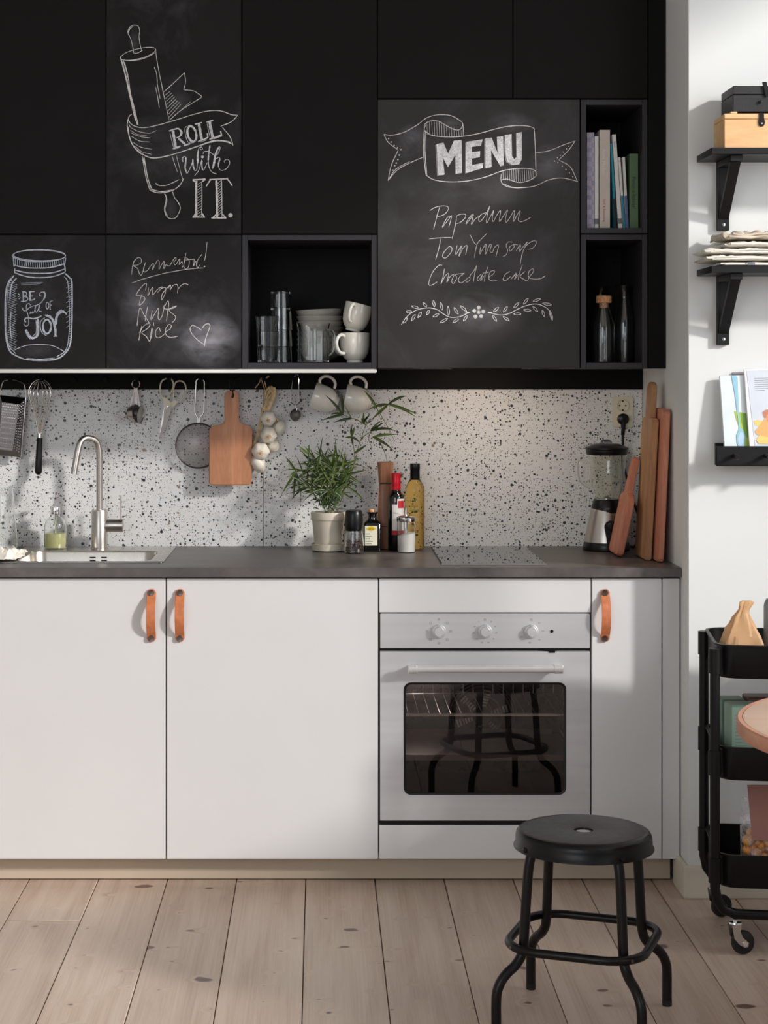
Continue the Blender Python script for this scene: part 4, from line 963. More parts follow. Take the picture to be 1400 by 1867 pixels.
for i in range(175):
    a = random.uniform(0, 2*PI); r = random.random()**.6
    bx = 597+42*r*math.cos(a); by = 880+36*r*math.sin(a)-8; yy = y+.05*math.sin(a*3+i)
    if yy > -.03: yy = -.04
    da = random.gauss(-PI/2, 1.5) if by < 880 else random.choice([random.gauss(-.2, .8), random.gauss(PI+.2, .8)])
    L = random.uniform(22, 48); tx = bx+L*math.cos(da); ty = by+L*math.sin(da)
    if ty > 928: ty = 928-random.random()*12
    leafobj((bx, by), (tx, ty), random.uniform(2.0, 3.9), sag=random.uniform(-.02, .14), yb=yy, yt=yy+random.uniform(-.03, .02))
mb = MB()
for i in range(150):      # fine sprays of needle leaves low in the crown
    a = random.uniform(0, 2*PI); r = random.random()**.7
    bx = 598+24*r*math.cos(a); by = 912+24*r*math.sin(a); yy = y+.03*math.sin(a*5)
    da = random.gauss(-PI/2, .9); L = random.uniform(9, 22)
    vs_, fs = blade(at(bx, by, yy), at(bx+L*math.cos(da), min(934, by+L*math.sin(da)), yy+.01), 2.4/S(yy), .08, n=4); mb.add(vs_, fs)
obj('needle_foliage', mb, M['leaf_dark'], pt, kind='stuff')
stems = [[(600,940),(628,895),(645,850),(653,815),(659,798),(667,775),(677,768),(692,748),(708,737)], [(667,775),(650,765),(641.5,762.5),(625.5,756)], [(677,768),(662,773)], [(659,798),(668,792),(676,787)], [(645,850),(646,826),(641,797)],
 [(676,787),(672,800),(678,817)], [(598,940),(590,895),(575,850),(561,828)], [(596,940),(575,890),(539.6,858)], [(599,940),(603,890),(605,849)], [(602,940),(615,900),(620,870),(640,835)], [(595,940),(585,905),(560,880),(530,884)], [(687,745),(705,775),(720,805)], [(640,762),(633,748),(628,738)],
 [(690,800),(700,822),(706,842)]]
for st in stems:
    pts = crom([at(a, b, (y if i == 0 else ya)) for i, (a, b) in enumerate(st)], 4)
    obj('stem', MB().tube(pts, [.0017*(1-.6*i/len(pts)) for i in range(len(pts))], 5), M['stem'], pt)
# short pepper grinder
y = -.215; px = 645
gp = thing('pepper_grinder', 'short pepper grinder with black cap and glass body of peppercorns', 'pepper grinder', (X_(px,y), y, ZC))
obj('jar', vessel([(17.5,1008.5),(19,1006.5),(19.3,1001),(17.5,980),(15.5,968),(15,965)], px, y, .0016), M['glass'], gp)
obj('cap', PL([(0,968),(13.8,968),(15.2,966.5),(16.3,962),(16.8,950),(16,938),(14.6,931.5),(13.6,930),(6,929.8),(0,930.3)], px, y), M['black_plastic'], gp)
mb = MB()
for i in range(230):
    a = random.uniform(0, 2*PI); zz = ZC+.006+random.random()*.032; rr = (.0245-(zz-ZC)*.12)*math.sqrt(random.random()*.25+.75)
    mb.sphere((X_(px,y)+rr*math.cos(a), y+rr*math.sin(a), zz), .0024, n=6, m=4)
obj('peppercorns', mb, pm('peppercorn', (92,66,56), .7, var=.5, scale=300), gp, kind='stuff')
# balsamic bottle
y = -.155; px = 678.5
bb = thing('balsamic_bottle', 'small square black bottle with cream label and yellow emblem', 'bottle', (X_(px,y), y, ZC))
s_ = S(y); xc = X_(px, y); lps = []
for hw, py, r in ((15,1004.5,.3),(16,1003,.3),(16,955,.3),(14.5,951.5,.4),(9,947.5,.8),(8.4,945,.99),(8,938,.99),(9.5,935.5,.99),(10.3,934.5,.99),(10.3,933.2,.99),(8,933,.99)):
    h_ = hw/s_; lps.append([Vector((x+xc, yy+y, max(ZC+.0005, Z_(py, y)))) for x, yy in rrect(-h_, h_, -h_, h_, h_*r, 5)])
obj('bottle', MB().loft(lps), M['black_glaze'], bb)
obj('stopper', PL([(0,936),(5,936),(5.6,930),(5.4,928.5),(0,928)], px-2, y, 20), M['cork'], bb)
yl = y-16/s_-.0006
lb = obj('label', MB().box(X_(665.3,yl), X_(688,yl), yl, yl+.0005, Z_(994.5,yl), Z_(959,yl)), M['label'], bb)
c = at(676.5, 964.2, yl-.0004); k = 1/S(yl)
obj('emblem', MB().prism([(c.x+u*k, c.z+v*k) for u, v in ((-10,0),(-4,3.6),(0,4.8),(4,3.6),(10,0),(4,-3),(0,-3.8),(-4,-3))], yl-.0006, yl-.0001), M['yellow'], lb)
flat_text(lb, 'ZETA', .0072, 676.5, 966, yl-.0009, 'ink')
for i, tx in enumerate(('aceto', 'balsami', 'co di', 'modena', 'riserva')):
    flat_text(lb, tx, .0068, 666.3, 974.3+4.5*i, yl-.0004, 'ink', align='LEFT')
# tall wooden mill
y = -.085; px = 702.5
wm = thing('wooden_mill', 'tall acacia wood pepper mill with flared head behind the bottles', 'pepper mill', (X_(px,y), y, ZC))
s_ = S(y); xc = X_(px, y)
def sq(rows, rr=.55):
    return [[Vector((x+xc, yy+y, max(ZC+.0005, Z_(py, y)))) for x, yy in rrect(-hw/s_, hw/s_, -hw/s_, hw/s_, hw/s_*rr, 4)] for hw, py in rows]
obj('body', MB().loft(sq([(15.2,999),(15.6,997),(15,960),(13,920),(11.8,890),(11.6,882)])), M['acacia'], wm)
obj('head', MB().loft(sq([(11.4,880.5),(12,880),(13.2,862),(14.8,845),(14.6,843),(13,842)])), M['acacia'], wm)
obj('neck_ring', MB().loft(sq([(11,882.5),(11,880)])), M['ink'], wm)
obj('seam', MB().loft(sq([(15.3,959.5),(15.3,958.7)])), M['ink'], wm)
# red capped wine vinegar bottle
y = -.135; px = 722
rb = thing('red_bottle', 'slim dark bottle with red foil cap, white label and chilli tag', 'bottle', (X_(px,y), y, ZC))
obj('bottle', PL([(0,1003.5),(13.8,1003.5),(15,1001.5),(15,908),(14.2,903),(10,898.5),(8,893),(7.6,885),(7.6,866),(0,866)], px, y, zmin=ZC+.0004), M['black_glaze'] , rb)
obj('cap', PL([(0,893),(8.4,893),(8.8,888),(8.6,884),(8.9,883),(8.4,878),(8.4,866),(8.9,865.5),(8.9,863.5),(8,862.5),(0,862.5)], px, y), M['red'], rb)
def wrap(x0, x1, py0, py1, r, yc, m, name, parent, n=10, dr=.0006):   # label curved around a bottle
    s2 = S(yc); R_ = r/s2+dr; vs_ = []; cx = X_(px, yc)
    for i in range(n+1):
        xx = (x0+(x1-x0)*i/n-px)/s2; a = math.asin(max(-.999, min(.999, xx/R_)))
        for rr in (R_, R_-.0004):
            for py in (py0, py1): vs_.append((cx+rr*math.sin(a), yc-rr*math.cos(a), Z_(py, yc)))
    fs = []
    for i in range(n):
        a = 4*i; fs += [(a, a+1, a+5, a+4), (a+2, a+6, a+7, a+3), (a, a+4, a+6, a+2), (a+1, a+3, a+7, a+5)]
    fs += [(0,2,3,1), (4*n, 4*n+1, 4*n+3, 4*n+2)]
    return obj(name, MB().add(vs_, fs), M[m], parent)
wl = wrap(714, 736.5, 919, 966, 15, y, 'paper', 'label', rb)
wrap(713.5, 736.6, 966, 974, 15, y, 'redlabel', 'label_band', rb)
tg = wrap(723.5, 736.4, 908.5, 927.5, 15, y, 'paper', 'picture_tag', rb, dr=.0012)
wrap(725, 735.6, 912, 925.5, 15, y, 'redlabel', 'tag_picture', tg, dr=.0016)
obj('script_line', MB().tube(crom([at(716.5+k*1.1, 934+(1.6 if k % 2 else -.8)*(1+(k == 1))+.25*k, y-.0270) for k in range(12)], 3), .00022, 4), M['ink_grey'], wl)
# golden vinegar bottle
y = -.10; px = 756.5
vb = thing('vinegar_bottle', 'tall clear bottle of golden vinegar with black cap and green print', 'bottle', (X_(px,y), y, ZC))
obj('bottle', PL([(0,1000),(16,1000),(17.6,997),(17.6,895),(16.8,887),(12,878),(9,873),(8.2,868),(8.2,850),(0,850)], px, y, zmin=ZC+.0004), M['vinegar'], vb)
obj('cap', PL([(0,874.5),(8.8,874.5),(9.2,873),(8.8,856),(9.4,855),(9.4,846.5),(8.8,845),(0,845)], px, y), M['black_plastic'], vb)
yl = y-17.8/S(y)-.0006
e = flat_text(vb, 'vitvins', .0105, 755.5, 925, yl, 'ink_green', sx=.85); flat_text(vb, 'vin\u00e4ger', .0115, 755.5, 932.5, yl, 'ink_green', sx=.9)
c = at(755.5, 911, yl); mb = MB().lathe([(.0036,0),(.0058,0),(.0058,.0004),(.0036,.0004),(.0036,0)], c, 16, Matrix.Rotation(PI/2, 4, 'X')); mb.box(c.x-.001, c.x+.001, c.y-.0004, c.y, c.z-.003, c.z+.006)
obj('emblem', mb, M['ink_green'], vb)
obj('lower_print', MB().box(X_(750,yl), X_(765,yl), yl-.0004, yl, Z_(967.4,yl), Z_(966,yl)).box(X_(752,yl), X_(763,yl), yl-.0004, yl, Z_(971.4,yl), Z_(970,yl)), M['ink_gold'], vb)
# sugar dispenser
y = -.20; px = 740.5
sg = thing('sugar_dispenser', 'glass sugar dispenser with steel lid and slanted pouring spout', 'sugar dispenser', (X_(px,y), y, ZC))
obj('jar', vessel([(15.8,1007.5),(17,1005.5),(17,955),(16.4,951)], px, y, .0016), M['glass'], sg)
s_ = S(y); xc = X_(px,y); mb = MB(); n = 28; zb = ZC+.0035; lp = []
for k, (r, z0, sl) in enumerate(((.0,zb,0),(.0255,zb,0),(.0262,zb+.002,0),(.0262,Z_(974,y),.006),(.012,Z_(972,y),.003),(.0,Z_(972,y),0))):
    lp.append([Vector((xc+max(r,1e-4)*math.cos(2*PI*j/n), y+max(r,1e-4)*math.sin(2*PI*j/n), z0+sl*math.cos(2*PI*j/n))) for j in range(n)])
obj('sugar', mb.loft(lp), M['salt'], sg)
ld = obj('lid', PL([(0,950),(17.2,950.5),(17.6,949.5),(17.4,942.5),(15,940.5),(6,938.5),(0,938.5)], px, y), M['chrome'], sg)
b0, t0 = at(739.5, 975, y), at(739.5, 922, y)
R_ = .0062; n = 20; lp = []
for z_, sl, r in ((b0.z,0,R_),(Z_(928,y),.0085,R_),(Z_(928,y),.0085,R_-.0008),(b0.z,0,R_-.0008)):
    lp.append([Vector((b0.x+r*math.cos(2*PI*j/n), y+r*math.sin(2*PI*j/n), z_+sl*math.cos(2*PI*j/n))) for j in range(n)])
obj('spout', MB().loft(lp, close=True), M['steel'], sg)
# ---------------------------------------------------------------- blender, outlet
y = -.125; px = 1106
bl = thing('blender', 'countertop blender with clear glass jar on a steel and black base', 'blender', (X_(px,y), y, ZC))
obj('base_bottom', PL([(0,1003.5),(42,1003.5),(43,1000),(41.5,992),(39,984),(0,984)], px-1, y, 40, zmin=ZC+.0004), M['black_plastic'], bl)
obj('steel_cone', PL([(0,990),(40.4,990),(39.5,984),(28.5,930),(27,926),(0,926)], px-1, y, 40), M['steel'], bl)
obj('collar', PL([(0,934),(29.2,934),(28.8,930),(27,920),(25,914),(24,911),(22,910),(0,910)], px, y, 40), M['black_plastic'], bl)
c = at(1114, 976, y-.062)
mb = MB().prism([(c.x+u/S(y), c.z+v/S(y)) for u, v in [(-12,14),(-11,20),(-6,25),(0,26.5),(6,25),(11,20),(12,14),(9,-5),(7,-23),(-7,-23),(-9,-5)]], y-.071, y-.02)
mb.v = [Vector((p.x, p.y+(p.z-c.z)*.25, p.z)) for p in mb.v]
pn = obj('control_panel', mb, M['black_plastic'], bl, bevel=.003)
c = at(1114, 960, y-.068); obj('dial', MB().lathe([(0,0),(.0115,0),(.0105,.008),(0,.009)], c, 24, Matrix.Rotation(PI/2, 4, 'X')).box(c.x-.002, c.x+.002, c.y-.012, c.y-.006, c.z-.009, c.z+.009), M['black_metal'], pn)
c = at(1107, 927.5, y-.0495); obj('badge', MB().prism([(c.x+u, c.z+v) for u, v in rrect(-.007,.007,-.003,.003,.0029,4)], c.y-.003, c.y+.004), M['dark_steel'], bl)
s_ = S(y)
jp = [(18,911.5),(23,909.5),(24,905),(27,893),(31.5,870),(35,845),(36.5,829)]
q = [(0, Z_(911.5,y))]+[(r/s_, Z_(p_,y)) for r, p_ in jp]
jar = MB().lathe(shell(q, .0022), (X_(px,y), y, 0), 48, facet=.012)
J_ = obj('jar', jar, M['glass_green'], bl)
hp = [at(a, b, y) for a, b in ((1073,835),(1062,839),(1056.5,845),(1056,860),(1058,873),(1063,881),(1075,889))]
obj('jar_handle', MB().tube(crom(hp, 4), .0052, 10), M['glass_green'], bl)
obj('blade_hub', PL([(0,912),(8,912),(8,908),(4,905),(0,904)], px, y, 20), M['steel'], bl)
obj('jar_foot', PL([(0,914),(20,914),(20.5,910.5),(0,910.5)], px, y, 32), M['dark_steel'], bl)
obj('lid', PL([(0,829),(36,829),(37.5,827),(37.8,820),(39.5,818.5),(39.5,816),(30,812),(22,809),(0,808.5)], px, y, 40), M['black_plastic'], bl)
obj('lid_cap', PL([(0,809),(10.5,809),(10.5,806),(9,803),(5,801),(0,801)], px-1, y, 24), M['glass_green'], bl)
ol_ = thing('wall_outlet', 'ivory double wall outlet with a black plug in its lower socket', 'outlet', (X_(1135,-.012), -.012, Z_(779,-.012)))
yw = -.0125
for nm, u, v0, v1, d in (('plate', 18.5, 723, 779, .009),):
    a = at(1135-u, v1, yw); b = at(1135+u, v0, yw)
    pts = rrect(a.x, b.x, a.z, b.z, .006, 4)
    pl = obj(nm, MB().prism(pts, yw-d, yw), M['ivory'], ol_, bevel=.0015)
for py in (739.5, 764):
    c = at(1135, py, yw-.0092)
    sk_ = obj('socket', MB().lathe([(.0172,-.0005),(.0200,-.0005),(.0196,.0045),(.0184,.005),(.0172,.0045),(.0170,.0008),(0,.0008),(0,.0004),(.0172,.0004),(.0172,-.0005)], c, 28, Matrix.Rotation(PI/2, 4, 'X')), M['ivory'], ol_)
    if py < 750:
        mb = MB()
        for dx in (-.0095, .0095): mb.cyl((c.x+dx, c.y-.0012, c.z), (c.x+dx, c.y, c.z), .0026, None, 10)
        mb.box(c.x-.0025, c.x+.0025, c.y-.0030, c.y, c.z+.0125, c.z+.0165).box(c.x-.0025, c.x+.0025, c.y-.0030, c.y, c.z-.0165, c.z-.0125)
        obj('contact_hole', mb, M['ink'], sk_)
cd = thing('power_cord', 'black plug and power cord running from the outlet down behind the blender', 'cord', (X_(1135,-.05), -.05, Z_(800,-.05)))
c = at(1135, 764, yw-.0105)
obj('plug', MB().lathe([(0,.0003),(.0178,.0003),(.0185,.004),(.0175,.016),(.012,.020),(0,.020)], c, 24, Matrix.Rotation(PI/2, 4, 'X')).tube([c+Vector((0,-.012,-.008)), c+Vector((0,-.013,-.03)), at(1135,793,yw-.02)], [.009,.0068,.0055], 12), M['black_plastic'], cd)
cp_ = crom([at(1135,790,yw-.02), at(1135.5,815,yw-.018), at(1138,850,yw-.016), at(1146,885,yw-.015), at(1153,910,yw-.015), at(1163,938,yw-.015), at(1167,955,yw-.02), at(1165,980,yw-.03), at(1159,993,yw-.05)]+[Vector((X_(1155,-.07), -.07, ZC+.0045)), Vector((X_(1150,-.05), -.05, ZC+.0045))], 5)
obj('cord', MB().tube(cp_, .0038, 8), M['rubber'], cd)
# ---------------------------------------------------------------- cutting boards leaning on the right wall
def side_board(name, label, poly, th, xb, yfront, ang, mat, zb=ZC+.0005, yaw=0):
    """poly: (depth behind front edge, height); leans towards +x by ang"""
    mb = MB().loft([[Vector((-th, d, h)) for d, h in poly], [Vector((0, d, h)) for d, h in poly]])
    R_ = Matrix.Rotation(yaw, 4, 'Z') @ Matrix.Rotation(ang, 4, 'Y')
    mb.xf(Matrix.Translation((xb, yfront, zb+th*math.sin(ang)*1.0)) @ R_)
    return obj(name, mb, M[mat], None, bevel=.003, label=label, cat='cutting board')
def arc(cx, cz, r, a0, a1, n=6): return [(cx+r*math.cos(a0+(a1-a0)*i/n), cz+r*math.sin(a0+(a1-a0)*i/n)) for i in range(n+1)]
W = .165
pa = [(0,.010),(.01,0),(W-.01,0),(W,.010),(W,.16),(W-.012,.178),(W/2+.03,.19)]+arc(W/2,.275,.022,0,PI)+[(W/2-.03,.19),(.012,.178),(0,.16)]
side_board('cutting_board', 'small reddish paddle board leaning in front, next to the blender', pa, .019, .903, -.375, math.radians(12.0), 'board_c')
W = .17
pb = [(0,0),(W,0),(W,.405),(W-.01,.415),(W/2+.034,.418)]+arc(W/2,.49,.033,0,PI)+[(W/2-.034,.418),(.01,.415),(0,.405)]
side_board('cutting_board', 'tall brown paddle board with rounded grip leaning by the wall', pb, .020, .973, -.450, math.radians(3.1), 'board_b')
W = .21
pc = [(0,.006),(.006,0),(W-.006,0),(W,.006),(W,.43),(W-.006,.445),(.02,.445),(.0,.435)]
side_board('cutting_board', 'tall pinkish rectangular board nearest the right wall', pc, .019, .999, -.505, math.radians(2.6), 'board_c')
# ---------------------------------------------------------------- hanging utensils
yh = -.052
def hang(name, label, cat, px, py): return thing(name, label, cat, at(px, py, yh))
# grater
g = hang('box_grater', 'flat steel grater with wire handle, leftmost on the peg rail', 'grater', 20, 693)
def gp_(x, y_): return (x/9.333, 680+y_/9.333)
obj('wire_handle', MB().tube(crom([at(*gp_(*p), yh) for p in ((0,420),(8,300),(50,155),(110,122),(200,113),(300,132),(400,180),(420,225),(430,320),(437,430))], 4), .0014, 6), M['wire'], g)
cr = [gp_(-5,372), gp_(440,420), gp_(355,1440), gp_(-45,1395)]
cen = (sum(c[0] for c in cr)/4, sum(c[1] for c in cr)/4)
l0 = [at(*c, yh+.006) for c in cr]; l1 = [at(*c, yh) for c in cr]
cr2 = [gp_(35,500), gp_(330,535), gp_(215,1330), gp_(-20,1300)]; l2 = [at(*c, yh-.022) for c in cr2]
obj('plate', MB().loft([l0, l1, l2]), M['dark_steel'], g, smooth=False)
obj('rim', MB().tube([p for p in l1], .0017, 6, closed=True), M['chrome'], g)
mb = MB()
def bil(q, u, v): return q[0]*(1-u)*(1-v)+q[1]*u*(1-v)+q[2]*u*v+q[3]*(1-u)*v
for r in range(18):
    for c_ in range(9):
        p = bil(l2, (c_+.5+(r % 2)*.3)/9.4, (r+.5)/18); mb.lathe([(.0030,0),(.0014,.0022),(0,.0022)], p, 6, Matrix.Rotation(PI/2, 4, 'X'))
    q2 = [l2[1], l1[1], l1[2], l2[2]]
    for c_ in range(3):
        p = bil(q2, (c_+.6)/4, (r+.8)/19); mb.lathe([(.0030,0),(.0014,.0022),(0,.0022)], p, 6, Matrix.Rotation(PI/2, 4, 'X'))
obj('grating_teeth', mb, M['chrome'], g, kind='stuff')
# whisk
wk = hang('whisk', 'wire balloon whisk with black handle hanging upside down', 'whisk', 75, 693)
top = at(73.5, 691.5, yh); mb = MB(); pb_ = at(72.9, 791, yh); zt = top.z; zb_ = pb_.z; H_ = zt-zb_
for k in range(7):
    a = PI*k/7+.15; pts = []; rx = 21.5/S(yh)*(1-.04*(k % 3)); hh = H_*(1-.018*(k % 4))
    for i in range(23):
        t_ = -1+2*i/22; q_ = abs(t_); sg = 1 if t_ > 0 else -1
        # profile: narrow at the handle, widest near the top
        h = 1-q_; r = rx*(math.sin(min(1, q_*1.0)*PI*.999)**.6 if False else 0)
        u = q_; 
        if u < .38: r = rx*math.sin(u/.38*PI/2); z = hh*(1-.27*(1-math.cos(u/.38*PI/2)))
        else: w_ = (u-.38)/.62; r = rx*((1-w_)**1.15*.9+.1*(1-w_)+.12*w_)*1.0; z = hh*(.73*(1-w_))
        pts.append(Vector((pb_.x+sg*r*math.cos(a)+(top.x-pb_.x)*z/H_, yh+sg*r*math.sin(a)*.8, zb_+z)))
    mb.tube(pts, .0010, 5)
obj('wires', mb, M['wire'], wk)
obj('ferrule', MB().tube([at(72.9,790,yh), at(72.6,798.5,yh)], [.0088,.0092], 18), M['chrome'], wk)
obj('handle', MB().tube([at(72.6,798,yh), at(71.5,820,yh), at(70.5,845,yh), at(70,858,yh), at(70,863,yh), at(70,865.5,yh)], [.0090,.0098,.0112,.0118,.0098,.0045], 20), M['black_plastic'], wk)
# measuring spoons
ms = hang('measuring_spoons', 'steel measuring spoons hanging together on a small ring', 'measuring spoons', 247.6, 693)
c = at(247.6, 700, yh); obj('ring', MB().tube([c+Vector((.0125*math.cos(a), 0, .0125*math.sin(a))) for a in [2*PI*i/20 for i in range(20)]], .0013, 6, closed=True), M['wire'], ms)
def spoon(px, py, r, dep, hx, yaw, tilt, hw=.0045):
    p0 = at(hx, 707, yh); p1 = at(px, py, yh-.002)
    R_ = Matrix.Rotation(yaw, 4, 'Z') @ Matrix.Rotation(PI/2+tilt, 4, 'X')
    prof = [(0,-dep),(r*.62,-dep),(r*.80,-dep*.9),(r*.93,-dep*.5),(r,-.001),(r*1.05,0),(r*1.05,.0008),(r*.95,.0008),(r*.90,-dep*.5),(r*.76,-dep*.84),(0,-dep*.94)]
    o = obj('spoon_cup', MB().lathe(prof, p1, 28, R_), M['dark_steel' if r > .02 and dep > .03 else 'steel'], ms)
    n = (p1-p0).normalized(); q = p1+(R_ @ Vector((0,0,0)))*0-n*r*.93; u = Vector((math.cos(yaw*.35)*hw, 0, 0)); e = Vector((0,.0011,0))
    obj('spoon_handle', MB().loft([[p0-u*.9, p0+u*.9, p0+u*.9+e, p0-u*.9+e], [q-u, q+u, q+u+e, q-u+e]]), M['dark_steel'], o)
spoon(249, 753, .028, .026, 246.8, 1.15, -.1); spoon(256.5, 756, .0285, .004, 249.2, 1.32, .12, .003); spoon(233.5, 757, .012, .008, 245.6, 1.35, .1, .0025)
# scissors
sc = hang('scissors', 'kitchen scissors with cream plastic grips hanging point down', 'scissors', 304, 693)
def P2(x, y_, dy=0): return at(270+x/4.828, 670+y_/4.828, yh+dy)
def loop(pts, r, dy): return MB().tube(crom([P2(*p, dy) for p in pts], 4, True), r, 10, closed=True)
gA = loop([(175,95),(205,105),(222,140),(215,190),(185,245),(160,275),(130,270),(110,225),(106,165),(125,115)], .0026, 0)
obj('grip', gA.loft([[P2(*p, d) for p in ((128,262),(163,270),(205,320),(165,372),(140,345))] for d in (-.0025,.0025)]), M['ivory'], sc)
gB = loop([(275,118),(310,128),(330,165),(328,215),(300,270),(265,300),(232,290),(222,240),(225,180),(240,135)], .0026, .004)
obj('grip', gB.loft([[P2(*p, d+.004) for p in ((228,285),(268,298),(225,345),(185,372),(178,335))] for d in (-.0022,.0022)]), M['ivory'], sc)
obj('blade', MB().loft([[P2(*p, d) for p in ((180,305),(203,340),(198,390),(160,510),(100,640),(95,620),(135,460),(138,380),(150,330))] for d in (-.0016,-.0004)]), M['dark_steel'], sc)
obj('blade', MB().loft([[P2(*p, d) for p in ((165,330),(195,350),(160,470),(110,610),(99,646),(92,640),(125,430),(140,350))] for d in (.0002,.0014)]), M['steel'], sc)
c = P2(174, 345, -.0018); obj('pivot', MB().lathe([(0,0),(.004,0),(.003,.0015),(0,.0018)], c, 14, Matrix.Rotation(PI/2, 4, 'X')), M['steel'], sc)
# strainer
sr = hang('strainer', 'round fine mesh strainer with wire handle behind the cutting board', 'strainer', 365, 693)
ys = yh+.018
cS = at(270+440/4.828, 670+688/4.828, ys); RS = 40.5/S(ys)
obj('rim', MB().tube([cS+Vector((RS*math.cos(a), 0, RS*math.sin(a))) for a in [2*PI*i/48 for i in range(48)]], .0028, 8, closed=True), M['dark_steel'], sr)
prof = [(RS*math.sin(t_), RS*.45*math.cos(t_)) for t_ in [i*PI/2/10 for i in range(11)]]
mbm = MB().lathe(prof, (cS.x, cS.y, cS.z), 40, Matrix.Rotation(PI/2, 4, 'X')); 
mbm.f = [f for f in mbm.f if len(f) == 4 or max(f) < 40*3]
obj('mesh_bowl', mbm, M['mesh'], sr)
def P3(x, y_, dy=0): return at(270+x/4.828, 670+y_/4.828, ys+dy)
obj('wire_handle', MB().tube(crom([P3(*p) for p in ((438,492),(436,445),(413,400),(413,330),(420,170),(425,115),(458,97),(490,115),(495,170),(492,330),(485,400),(455,440),(452,492))], 4), .0018, 7), M['wire'], sr)
obj('rest_hook', MB().tube(crom([P3(*p) for p in ((298,832),(262,842),(234,868),(236,888),(258,888),(280,855),(303,840))], 4), .0013, 6), M['wire'], sr)
# wooden board hanging
cb = hang('hanging_cutting_board', 'small wooden paddle cutting board hanging from a black cord', 'cutting board', 423, 712)
def P4(x, y_): return (X_(270+x/4.828, yh-.012), Z_(670+y_/4.828, yh-.012))
pl = [(672,235),(678,215),(700,206),(770,206),(792,215),(799,235),(799,470),(808,488),(835,498),(880,508),(905,525),(916,555),(910,1010),(900,1030),(880,1036),(565,1036),(545,1030),(535,1010),(537,555),(548,528),(575,512),(640,500),(665,488),(672,470)]
holeb = obj('board', MB().prism([P4(*p) for p in pl], yh-.021, yh-.003), M['board_a'], cb, bevel=.003)
c = P4(745, 258); obj('hang_hole', MB().lathe([(0,0),(.0042,0),(.0042,.0004),(0,.0004)], (c[0], yh-.0213, c[1]), 14, Matrix.Rotation(PI/2, 4, 'X')), M['ink'], cb)
hc = Vector((c[0], yh-.0235, c[1])); tp = at(423, 693, yh-.004)
obj('cord', MB().tube(crom([hc+Vector((0,.0,-.002)), hc+Vector((-.001,-.001,.02)), Vector((tp.x-.006, yh-.012, Z_(711,yh))), tp+Vector((-.008,0,-.004)), tp+Vector((0,0,.008)), tp+Vector((.008,0,-.004)), Vector((tp.x+.004, yh-.016, Z_(712,yh))), hc+Vector((.003,0,.005)), hc+Vector((.001,0,-.002))], 4), .0016, 6).tube(crom([tp+Vector((0,-.004,.004)), tp+Vector((.014,-.008,.002)), tp+Vector((.03,-.006,.006))], 3), .0012, 5), M['rubber'], cb)
# garlic braid
gb = hang('garlic_braid', 'braid of white garlic bulbs hanging from a raffia bow', 'garlic braid', 490, 693)
def P5(x, y_, dy=0): return at(270+x/4.828, 670+y_/4.828, yh+dy)
for k, (a, b, c_) in enumerate((((1085,165),(1040,260),(1020,380)), ((1105,175),(1100,260),(1040,390)), ((1060,180),(1105,250),(1060,330)), ((1120,190),(1050,280),(1000,390)), ((1070,170),(1030,230),(1075,320)))):
    obj('braid_strand', MB().tube(crom([P5(*a, -.004*(k % 3)), P5(*b, -.010+.004*(k % 3)), P5(*c_, -.006)], 5), .0066, 7, flat=.6), M['raffia'], gb)
for a, b, c_ in (((1010,370),(985,480),(965,610)), ((1000,500),(960,600),(935,680)), ((960,640),(920,700),(905,800)), ((1100,420),(1130,450),(1150,470))):
    obj('braid_strand', MB().tube(crom([P5(*a), P5(*b), P5(*c_)], 5), .0042, 6, flat=.5), M['raffia'], gb)
obj('raffia_bow', MB().tube(crom([P5(*p) for p in ((942,180),(975,140),(995,95),(1020,110),(1040,180))], 4), .0016, 5).tube(crom([P5(*p, -.004) for p in ((990,110),(1030,95),(1065,75))], 4), .0028, 6).tube(crom([P5(*p) for p in ((995,95),(1005,130),(1025,190))], 4), .0014, 5), M['raffia'], gb)
def bulb(x, y_, rx, rz, dy, rot, root=True):
    c = P5(x, y_, dy); s3 = S(yh+dy)*4.828; r = rx/s3; k = rz/rx
    prof = [(0,-.92),(.25,-.93),(.6,-.84),(.9,-.5),(1,-.05),(.93,.38),(.7,.72),(.38,.94),(.2,1.1),(.13,1.3),(0,1.32)]
    lps = []; n = 24
    for pr, pz in prof:
        lps.append([Vector((max(pr,.002)*r*(1+.07*math.cos(6*2*PI*j/n)*(pr > .3))*math.cos(2*PI*j/n), max(pr,.002)*r*(1+.07*math.cos(6*2*PI*j/n)*(pr > .3))*math.sin(2*PI*j/n), pz*r*k)) for j in range(n)])
    m4 = Matrix.Translation(c) @ rot
    b = obj('bulb', MB().loft(lps).xf(m4), M['garlic'], gb, ang=80)
    if root:
        mb = MB(); 
        for i in range(60):
            a = random.uniform(0, 2*PI); rr = r*.36*math.sqrt(random.random()); p = m4 @ Vector((rr*math.cos(a), rr*math.sin(a), -.9*r*k)); mb.add([p+Vector((.0012,0,0)), p+Vector((-.0012,0,.0006)), p+(m4.to_3x3() @ Vector((random.uniform(-.002,.002), random.uniform(-.002,.002), -.003)))], [(0,1,2)])
        mb.lathe([(0,-.99*r*k),(r*.14,-.97*r*k),(r*.22,-.88*r*k),(0,-.86*r*k)], (0,0,0), 14); 
        for i in range(len(mb.v)-56, len(mb.v)): mb.v[i] = m4 @ mb.v[i]
        obj('root_tuft', mb, M['garlic_root'], b)
RX = lambda a, b=0: Matrix.Rotation(b, 4, 'Y') @ Matrix.Rotation(a, 4, 'X')
bulb(1150,530,52,68,.010,RX(-.5,.5), False); bulb(1098,692,55,55,.012,RX(-.4,.4), False)
